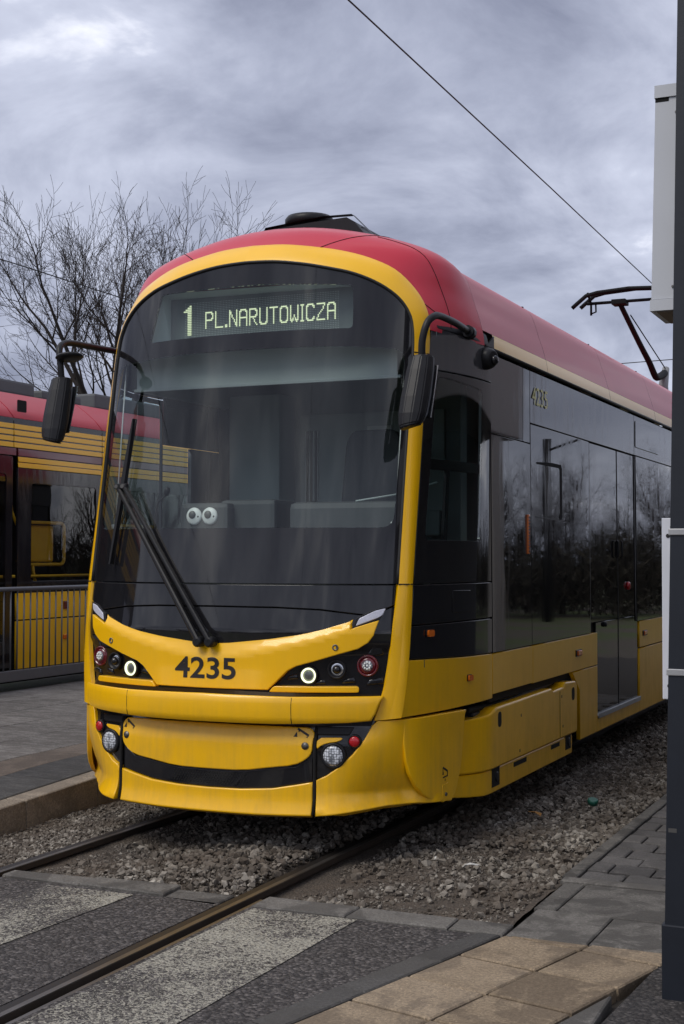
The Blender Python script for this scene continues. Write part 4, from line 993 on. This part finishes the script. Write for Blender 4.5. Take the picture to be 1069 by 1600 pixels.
for k, w in ((0, .008), (.25, .013), (.53, .022), (.8, .014), (1, .006)):
    p = a.lerp(b, k); vs_ += [p+Vector((-w, 0, 0)), p+Vector((w, 0, 0)), p+Vector((w*.6, -.022, 0)), p+Vector((-w*.6, -.022, 0))]
m.add(vs_, [[i*4+k, i*4+(k+1) % 4, (i+1)*4+(k+1) % 4, (i+1)*4+k] for i in range(4) for k in range(4)]+[[0, 1, 2, 3], [16, 17, 18, 19]]); m.build('wiper_blade', MATTE, wp)
MB().tube([a.lerp(b, k/10)+Vector((0, .018, 0)) for k in range(11)], .006, 5).build('wiper_rubber', RUB, wp)
# pantograph far back on the roof
PBLK = simple('pantograph_black', (.012, .012, .013), .6, spec=.08)
pan = empty('pantograph'); pan.parent = tram
PB = Vector((-.05, 12.35, 4.05)); PH = Vector((-.12, 10.35, 4.80))
MB().tube([(-.05, 12.9, 3.6), (-.05, 12.75, 4.0), (-.05, 12.95, 4.28)], [.07, .07, .05], 10).build('base_strut', simple('pantograph_grey', (.22, .22, .22), .5), pan)
MB().tube([(-.05, 13.0, 3.6), (-.05, 12.98, 4.2)], .022, 8).build('base_strut', PBLK, pan)
MB().box(-.5, .5, 12.4, 13.6, 3.6, 3.68, .01).build('base_frame', PBLK, pan)
pts = [Vector((-.05, 12.85, 4.20)), Vector((-.05, 12.55, 4.125)), PB+Vector((0, -.12, .03)), PB.lerp(PH, .22)+Vector((0, -.02, .02)), PB.lerp(PH, .5), PH]
MB().tube([catmull(pts, k/20) for k in range(21)], [.055-.022*k/20 for k in range(21)], 10).build('upper_arm', PBLK, pan)
MB().tube([(-.05, 12.9, 4.28), PB.lerp(PH, .8)+Vector((.02, .1, .06))], .008, 6).build('guide_rod', PBLK, pan)
for dy, dz in ((0, .0), (.42, .07)):
    y = PH.y+dy; z = PH.z+.13+dz
    pts = [(-.72, y, z-.17), (-.66, y, z-.12), (-.54, y, z-.025), (-.40, y, z+.005), (0, y, z+.03), (.5, y, z+.005), (.66, y, z-.025), (.86, y, z-.17)]
    MB().tube(pts, .026, 8).build('collector_bow', PBLK, pan)
MB().tube([(-.55, PH.y+.1, PH.z+.02), (.55, PH.y+.1, PH.z+.02)], .02, 8).build('head_tube', PBLK, pan)
for x in (-.5, .5):
    MB().tube([(x, PH.y+.1, PH.z-.13), (x, PH.y+.1, PH.z+.02), (x-.02, PH.y, PH.z+.14)], .016, 6).build('head_spring', PBLK, pan)
    MB().tube([(x+.06, PH.y+.1, PH.z+.0), (x+.05, PH.y+.15, PH.z-.08), (x-.0, PH.y+.1, PH.z-.11)], .012, 6).build('head_link', PBLK, pan)
MB().box(PH.x-.09, PH.x+.09, PH.y-.05, PH.y+.15, PH.z-.035, PH.z+.03, .01).build('head_clamp', PBLK, pan)
#@@TRAM_END
# ================================================================== second tram behind the railing
tram2 = empty('tram', (-6.2, 0, 0), 'older red, black and yellow striped tram standing behind the metal railing', 'tram')
X2 = 0.0
BLK2 = blackgloss('second_tram_black', (.012, .010, .012), .02, 1, .08)
RED2 = paint('second_tram_red', (.40, .018, .030), coat=.1, dirt=.1, spec=.25); YEL2 = paint('second_tram_yellow', (.92, .50, .005), coat=.3, dirt=.12)
DRED = paint('second_tram_maroon', (.12, .010, .018), dirt=.05)
TINT = glass('tinted_glass', (.72, .68, .70), .85)
def T2(a, b): return (0, a, b)
def P2(nm, poly, mt, off=0., dep=.03, par=tram2, ch=.003, holes=()): return panel(nm, poly, T2, mt, par, off, dep, .5, ch, False, holes, .5)
def T2r(a, b): return (-.42*clamp((b-3.20)/.36)**1.3, a, b)
def coach(y0, y1, doors):
    """one body module: lower panels, windows with panes, stripes, slanted red cantrail"""
    y0 += .006; y1 -= .006
    P2('skirt_panel', rect(y0, y1, .30, .852), YEL2); P2('skirt_panel', rect(y0, y1, .868, 1.174), YEL2)
    w = [rounded(rect(y0+.26, y1-.12, 1.31, 2.46), .05, 3)]
    wf = P2('window_band', rect(y0, y1, 1.182, 2.628), BLK2, 0, .03, tram2, .003, w)
    P2('pane', w[0], TINT, -.006, 0, wf, 0)
    for k in range(2): P2('stripe', rect(y0, y1, 2.634+k*.066, 2.690+k*.066), YEL2, .004)
    P2('stripe_ground', rect(y0, y1, 2.632, 2.764), BLK2, -.002)
    P2('maroon_band', rect(y0, y1, 2.768, 2.852), DRED)
def upper(y0, y1):
    P2('stripe_ground', rect(y0, y1, 2.856, 3.20), BLK2, -.002)
    for k in range(4): P2('stripe', rect(y0, y1, 2.862+k*.0715, 2.918+k*.0715), YEL2, .004)
    panel('cantrail', rect(y0, y1, 3.20, 3.56), T2r, RED2, tram2, 0, .03, .12, .006, gres=.1)
for a, b in ((-3.0, 1.2), (1.2, 3.6), (3.6, 6.18), (6.18, 7.97), (7.97, 10.4), (10.4, 13.0), (13.0, 16.5), (16.5, 20)): upper(a+.006, b-.006)
for a, b in ((-3.0, 1.2), (1.2, 3.6), (6.26, 7.97), (7.97, 10.4), (10.4, 13.0), (16.5, 20)): coach(a, b, 0)
for a, b in ((3.6, 6.24), (13.0, 16.5)):
    P2('maroon_band', rect(a, b-.01, 2.768, 2.852), DRED)
    mid = (a+b)/2
    for u, v in ((a+.03, mid-.012), (mid+.012, b-.04)):
        dl = P2('door_leaf', rounded(rect(u, v, .32, 2.76), .03, 2), BLK2, -.02, .04, tram2, .004, [rounded(rect(u+.12, v-.12, .62, 2.55), .05, 3)])
        P2('pane', rounded(rect(u+.12, v-.12, .62, 2.55), .05, 3), TINT, -.03, 0, dl, 0)
hl = P2('vent_recess', rounded(rect(6.32, 6.50, 3.29, 3.43), .02, 3), VOID, .0, .0, tram2, 0); hl.location.x = -.065
for y in (7.21, 10.0):
    MB().box(-.004, .02, y-.045, y+.045, .965, 1.06, .006).build('red_marker', REDL, tram2)
    MB().box(-.004, .02, y-.045, y+.045, .60, .652, .006).build('amber_marker', AMB, tram2)
MB().box(-2.4, -.5, -3, 20, 3.50, 3.57).build('roof', MATTE, tram2)
for y0, y1, h in ((-1, 3, 3.80), (4.2, 7.3, 3.745), (7.45, 8.3, 3.69), (8.6, 12, 3.775), (13, 17, 3.80)): MB().box(-2.1, -.55, y0, y1, 3.57, h, .03).build('roof_box', simple('roof_box_grey', (.09, .095, .10), .6) if 'roof_box_grey' not in MATS else MATS['roof_box_grey'], tram2)
MB().box(-2.4, -2.3, -3, 20, .3, 3.5).build('far_side', VOID, tram2)
MB().box(-2.3, -.06, -3, 20, .30, .36).build('floor', VOID, tram2)
MB().box(-2.0, -.35, -3, 20, .10, .29).build('underside_box', VOID, tram2)
YRAIL = simple('yellow_handrail', (.95, .62, .02), .4)
for yb in (6.85, 9.0, 11.4):                                          # yellow seat frames and rails seen through the windows
    loop = rounded([(yb, 1.50), (yb+.95, 1.50), (yb+.95, 2.02), (yb, 2.02)], .09, 5)
    MB().tube([(-.45, y, z) for y, z in loop]+[(-.45, *loop[0])], .022, 8).build('seat_frame', YRAIL, tram2)
    MB().tube([(-.45, yb-.02, 1.98), (-.45, yb-.12, 2.15), (-.45, yb-.14, 2.4)], .018, 8).build('grab_rail', YRAIL, tram2)
    MB().tube([(-.45, yb+.30, 1.50), (-.45, yb+.33, 1.35), (-.45, yb+.45, 1.1)], .02, 8).build('seat_post', YRAIL, tram2)
    MB().box(-.62, -.50, yb+.18, yb+.80, 1.53, 1.99, .03).build('seat_back', YRAIL, tram2)
MB().tube([(-.40, -3, 1.36), (-.40, 20, 1.36)], .018, 8).build('window_rail', YRAIL, tram2)
# ================================================================== railing on the platform edge
FEN = simple('railing_grey', (.12, .125, .14), .45, .3, var=.15)
rl = empty('railing', (-5.4, 0, 0), 'dark grey metal railing with thin upright bars in front of second tram', 'railing')
MB().tube([(0, 2.5, 1.255), (0, 11.5, 1.255)], .024, 10).build('top_rail', FEN, rl)
MB().box(-.03, .03, 2.5, 11.5, .285, .395, .006).build('bottom_rail', FEN, rl)
bar = None
for k in range(78):
    y = 2.62+k*.1135
    if bar is None: o = MB().tube([(0, 0, .39), (0, 0, 1.24)], .009, 6).build('bar', FEN, rl); bar = o.data
    else: o = obj('bar', bar, None, rl)
    o.location = (0, y, 0)
for y in (2.5, 4.3, 8.4, 11.5): MB().box(-.03, .03, y-.03, y+.03, pz(y)-.02, .30, .004).build('foot', FEN, rl)
# ================================================================== pylon on the right: post, sign box, timetable board
POST = simple('post_blue_grey', (.010, .013, .020), .5, .1, var=.25, vscale=9, bump=.08, bscale=40)
WSIGN = simple('white_sign_paint', (.52, .54, .58), .45, var=.05, vscale=5)
post = empty('sign_post', (2.765, -1.56, 0), 'dark blue-grey upright post at the right edge of the photo', 'post')
m = MB(); lean = .0195
m.prism([(0, -.06, 0), (.15, -.06, 0), (.15, .06, 0), (0, .06, 0)], (lean, 0, 1), .0, 4.6); m.build('shaft', POST, post)
MB().box(-.007, .165, -.066, .066, -.03, .265, .006).build('plinth', POST, post)
for z in (1.70, 1.185): MB().box(lean*z-.006, .16+lean*z, -.066, .066, z-.012, z+.012, .003).build('strap', simple('strap_steel', (.42, .42, .42), .4, .5) if 'strap_steel' not in MATS else MATS['strap_steel'], post)
MB().box(.02, .05, -.0605, -.058, .60, .615).build('screw', STEEL, post)
sb = empty('sign_box', (2.700, -1.46, 2.55), 'white metal sign box fixed high on the dark post', 'sign box')
L2 = lambda z: lean*z
def leanbox(x0, x1, y0, y1, z0, z1): 
    m = MB(); m.prism([(x0, y0, 0), (x1, y0, 0), (x1, y1, 0), (x0, y1, 0)], (lean*1.3, 0, 1), z0, z1); return m
leanbox(0, .80, 0, .30, .045, .82).build('case', WSIGN, sb); leanbox(-.004, .81, -.006, .306, .0, .043).build('bottom_rim', WSIGN, sb); leanbox(-.003, .81, -.006, .306, .822, .87).build('top_rim', WSIGN, sb)
leanbox(.086, .089, -.0015, .0, .05, .815).build('case_seam', MATTE, sb); leanbox(.0, .052, -.001, .01, .806, .8215).build('shadow_gap', VOID, sb)
leanbox(.02, .78, .01, .29, -.004, -.001).build('underside', simple('sign_underside', (.22, .18, .15), .7), sb)
for z in (.09, .76): MB().lathe((.08+.026*z, -.002, z), (0, -1, 0), [(.005, 0), (.004, .004)], 8).build('rivet', STEEL, sb)
tb = empty('timetable_board', (2.737, -1.47, 1.07), 'white board with black bolts strapped beside the dark post', 'board')
MB().box(0, .62, 0, .035, 0, .685, .003).build('plate', simple('white_board_paint', (.66, .68, .74), .45, var=.06, vscale=12), tb)
for x, z in ((.040, .652), (.024, .618), (.026, .05), (.046, .022)): MB().lathe((x, .0, z), (0, -1, 0), [(.008, -.004), (.008, .002), (.006, .004)], 12).build('bolt', RUB, tb)
for z in (.56, .10): MB().box(.040, .09, -.02, .0, z, z+.05, .003).build('bracket', ALU, tb)
# ================================================================== overhead wires
def wire(name, pts, r, label):
    return tag(MB().tube(pts, r, 6).build(name, RUB), label, 'wire')
def sag(a, b, s, n=24): return [Vector(a).lerp(Vector(b), k/n)-Vector((0, 0, s*4*(k/n)*(1-k/n))) for k in range(n+1)]
wire('contact_wire', [(-.05, -14, 5.56), (-.05, 2, 5.45), (-.05, 7, 5.40), (-.05, 12, 5.33), (-.05, 40, 5.3)], .0062, 'black contact wire crossing the sky above the yellow tram roof')
wire('contact_wire', [(-7.5, -14, 5.46), (-7.5, 8, 5.43), (-7.5, 14, 5.38), (-7.5, 50, 5.35)], .0085, 'black contact wire passing in front of the bare tree')
wire('span_wire', sag((-16, 25, 5.9), (14, 25, 6.7), .15), .010, 'thin span wire behind the pantograph of the yellow tram')
# ================================================================== bare trees
BARK = simple('bare_bark', (.028, .022, .020), .9, var=.35, vscale=6)
TWIG = simple('twig_bark', (.030, .022, .020), .9, var=.35, vscale=6)
def bare_tree(seed, H, nstem=3, spread=.5, levels=5, r0=.14, bias=Vector((0, 0, 0)), fork=.22, sl=.47, dens=0):
    rg = random.Random(seed); T, B = MB(), MB()
    def rv(s_): return Vector((rg.gauss(0, s_), rg.gauss(0, s_), rg.gauss(0, s_)))
    def grow(p, d, L, r, lv, mb):
        n = 5 if lv > 1 else 4; pts = [p]; rs = [r]; q = p; dd = d.copy()
        for k in range(n):
            dd = (dd+rv(.10 if lv < levels-1 else .06)+Vector((0, 0, .12 if lv > 1 else .06))+bias*.02).normalized(); q = q+dd*L/n; pts.append(q); rs.append(max(.0035, r*(1-.62*(k+1)/n)))
        mb.tube(pts, rs, 6 if lv >= levels-1 else (4 if lv > 1 else 3), False)
        if lv == 0: return
        nb = {4: 6, 3: 6, 2: 5, 1: 4}.get(lv, 5)-(dens if lv < 4 else 0)
        for k in range(nb):
            f = .28+.70*(k+rg.random())/nb; i = min(int(f*n), n-1); bp = pts[i].lerp(pts[i+1], f*n-i); ax = (pts[i+1]-pts[i]).normalized()
            side = ax.orthogonal(); side.rotate(Matrix.Rotation(rg.uniform(0, 2*pi), 3, ax)); an = rg.uniform(.45, .95)
            nd = (ax*cos(an)+side.normalized()*sin(an)).normalized()
            grow(bp, nd, L*rg.uniform(.42, .66), max(.004, rs[i]*rg.uniform(.45, .62)), lv-1, B)
        grow(pts[-1], dd, L*.55, max(.004, rs[-1]), lv-1, B)
    T.tube([(0, 0, -.3), (0, 0, H*fork*.5), (0, 0, H*fork)], [r0*1.35, r0*1.1, r0], 10)
    for k in range(nstem):
        an = 2*pi*k/nstem+rg.uniform(-.4, .4); d = Vector((cos(an)*spread, sin(an)*spread, 1)).normalized()
        grow(Vector((0, 0, H*fork)), d, H*sl*rg.uniform(.85, 1.05), r0*.72, levels-1, T)
    return T, B
def tree_thing(seed, H, loc, label, group=None, rz=0, **k):
    T, B = bare_tree(seed, H, **k); t = empty('bare_tree', loc, label, 'tree', group); t.rotation_euler.z = rz
    a = T.build('trunk', BARK, t, False); b = B.build('crown', TWIG, t, False); return t, a, b
tree_thing(19, 9.6, (-11.75, 16.5, -.14), 'large bare tree spreading its branches above the second tram', levels=5, nstem=6, spread=.85, r0=.10, fork=.42, sl=.29, dens=1)
t2, ta, tb_ = tree_thing(23, 8.9, (-15.6, 27.5, -.14), 'bare tree top just left of the yellow tram roof', levels=5, nstem=3, spread=.22, r0=.10, fork=.42, sl=.30, dens=1)
rg = random.Random(77)
VC = (-1.43, -6.75)
spots = [(VC[0]+sin(radians(f))*d, VC[1]+cos(radians(f))*d) for f, d in ((10.5, 52), (12.2, 47), (14.0, 55), (15.2, 44), (16.6, 50), (18.6, 46), (22, 50), (27, 40), (34, 38), (44, 32))]+[(-14, -32), (-22, -27), (-8, -36), (-28, -20), (-3, -40)]
lab = 'bare tree of the row mirrored in the dark side windows of the yellow tram'
lab2 = 'bare tree of the row mirrored in the windshield of the yellow tram'
src = tree_thing(31, 4.9, (22, 22, -.14), lab, 'trees mirrored in the tram side', levels=4, nstem=4, spread=.5, r0=.10)
for k, (x, y) in enumerate(spots):
    t = empty('bare_tree', (x, y, -.14), lab if x > 0 else lab2, 'tree', 'trees mirrored in the tram side' if x > 0 else 'trees mirrored in the windshield')
    sc_ = rg.uniform(.75, 1.25); t.scale = (sc_, sc_, sc_); t.rotation_euler.z = rg.uniform(0, 6.28)
    for q, nm in ((src[1], 'trunk'), (src[2], 'crown')):
        o = q.copy(); C.objects.link(o); o.parent = t; o.name = nm
# thicket of bare scrub along the verge
m = MB(); vs_, fs_ = [], []
def scrub(x, y, h, n):
    for _ in range(n):
        an = rg.uniform(0, 6.28); r = rg.uniform(0, 1.3); z = rg.uniform(0, 1)**.8*h*(1-.25*r); px, py = x+cos(an)*r, y+sin(an)*r
        d = Vector((rg.gauss(0, .5), rg.gauss(0, .5), 1)).normalized()*rg.uniform(.35, .8); w = d.orthogonal().normalized()*rg.uniform(.02, .06)
        b = len(vs_); p = Vector((px, py, z-.1)); vs_.extend([tuple(p-w), tuple(p+w), tuple(p+d)]); fs_.append((b, b+1, b+2))
for k in range(70):
    f = radians(7.5+k*.62); d = 46+rg.uniform(-4, 5)-k*.18; scrub(VC[0]+sin(f)*d, VC[1]+cos(f)*d, rg.uniform(1.5, 2.7), 420)
for k in range(46): scrub(-34+k*1.1+rg.uniform(-1, 1), -21-k*.35+rg.uniform(-1.5, 1.5), rg.uniform(1.5, 3.4), 420)
tag(obj('thicket', mesh('thicket', vs_, fs_), simple('scrub_brown', (.035, .030, .020), .95, var=.5, vscale=1.5)), 'dark leafless scrub mirrored in the tram windows', 'scrub', kind='stuff')
# catenary pole and platform shelter, beside the picture, mirrored in the tram's flank
pole = empty('catenary_pole', (9.0, 30.2, -.14), 'tall dark pole with a bracket mirrored in the tram side window', 'pole')
MB().tube([(0, 0, 0), (0, 0, 5.0)], [.15, .11], 12).build('mast', MATTE, pole); MB().tube([(0, 0, 4.7), (-.9, 0, 4.95)], .03, 8).build('bracket', MATTE, pole)
sh = empty('platform_shelter', (3.4, 8.2, 0), 'dark grey shelter mirrored as a grey block beside the cab window', 'shelter')
SHG = simple('shelter_grey', (.42, .41, .42), .7)
MB().box(0, 2.0, -9.0, 1.17, 3.05, 4.9, .02).build('roof_fascia', SHG, sh); MB().box(.02, .42, .02, .45, 0, 3.05, .01).build('pillar', SHG, sh); MB().box(1.85, 1.95, -8.4, 1.1, 0, 3.05).build('reflection_wall', simple('reflection_wall_grey', (.16, .165, .165), .6), sh); MB().box(1.5, 1.9, -8.9, -8.5, 0, 3.05, .01).build('pillar', SHG, sh)  # rear wall added out of view, greys the sky streaks mirrored in the cab
# ================================================================== litter
lit = [('bottle_cap', (1.66, 1.90), simple('green_plastic', (.01, .09, .06), .4), 'small green bottle cap lying on the ballast beside the kerb'),]
tag(MB().lathe((1.60, 2.0, .03), (.2, -.3, 1), [(.034, 0), (.034, .028), (.028, .032)], 14).build('bottle_cap', lit[0][2]), lit[0][3], 'bottle cap')
LEAFM = simple('dead_leaf', (.30, .15, .04), .8, var=.4, vscale=30); PAPER = simple('paper_scrap', (.62, .61, .57), .8)
def scrap(name, x, y, z, w, h, mat, label, cat, seed, rz):
    g = random.Random(seed); P = []; n = 7
    vs_ = [(0, 0, .012)]+[(cos(2*pi*k/n)*w*g.uniform(.6, 1), sin(2*pi*k/n)*h*g.uniform(.6, 1), g.uniform(-.006, .014)) for k in range(n)]
    fs_ = [(0, k+1, (k+1) % n+1) for k in range(n)]; base = [(a, b, c-.003) for a, b, c in vs_]; q = len(vs_)
    o = obj(name, mesh(name, vs_+base, fs_+[(q, q+(k+1) % n+1, q+k+1) for k in range(n)]+[(k+1, q+k+1, q+(k+1) % n+1, (k+1) % n+1) for k in range(n)]), mat)
    o.location = (x, y, z); o.rotation_euler = (g.uniform(-.25, .25), g.uniform(-.25, .25), rz); tag(o, label, cat)
scrap('leaf', 1.385, 1.45, .045, .055, .035, LEAFM, 'orange-brown dead leaf lying on the ballast', 'leaf', 1, .3)
scrap('paper_scrap', 1.425, .116, .005, .06, .03, PAPER, 'crumpled white paper scrap on the dirt right of the rail', 'paper', 2, 1.0)
scrap('paper_scrap', 1.20, .20, .0, .022, .010, PAPER, 'tiny white paper strip on the dirt left of the crumpled scrap', 'paper', 3, 2.0)
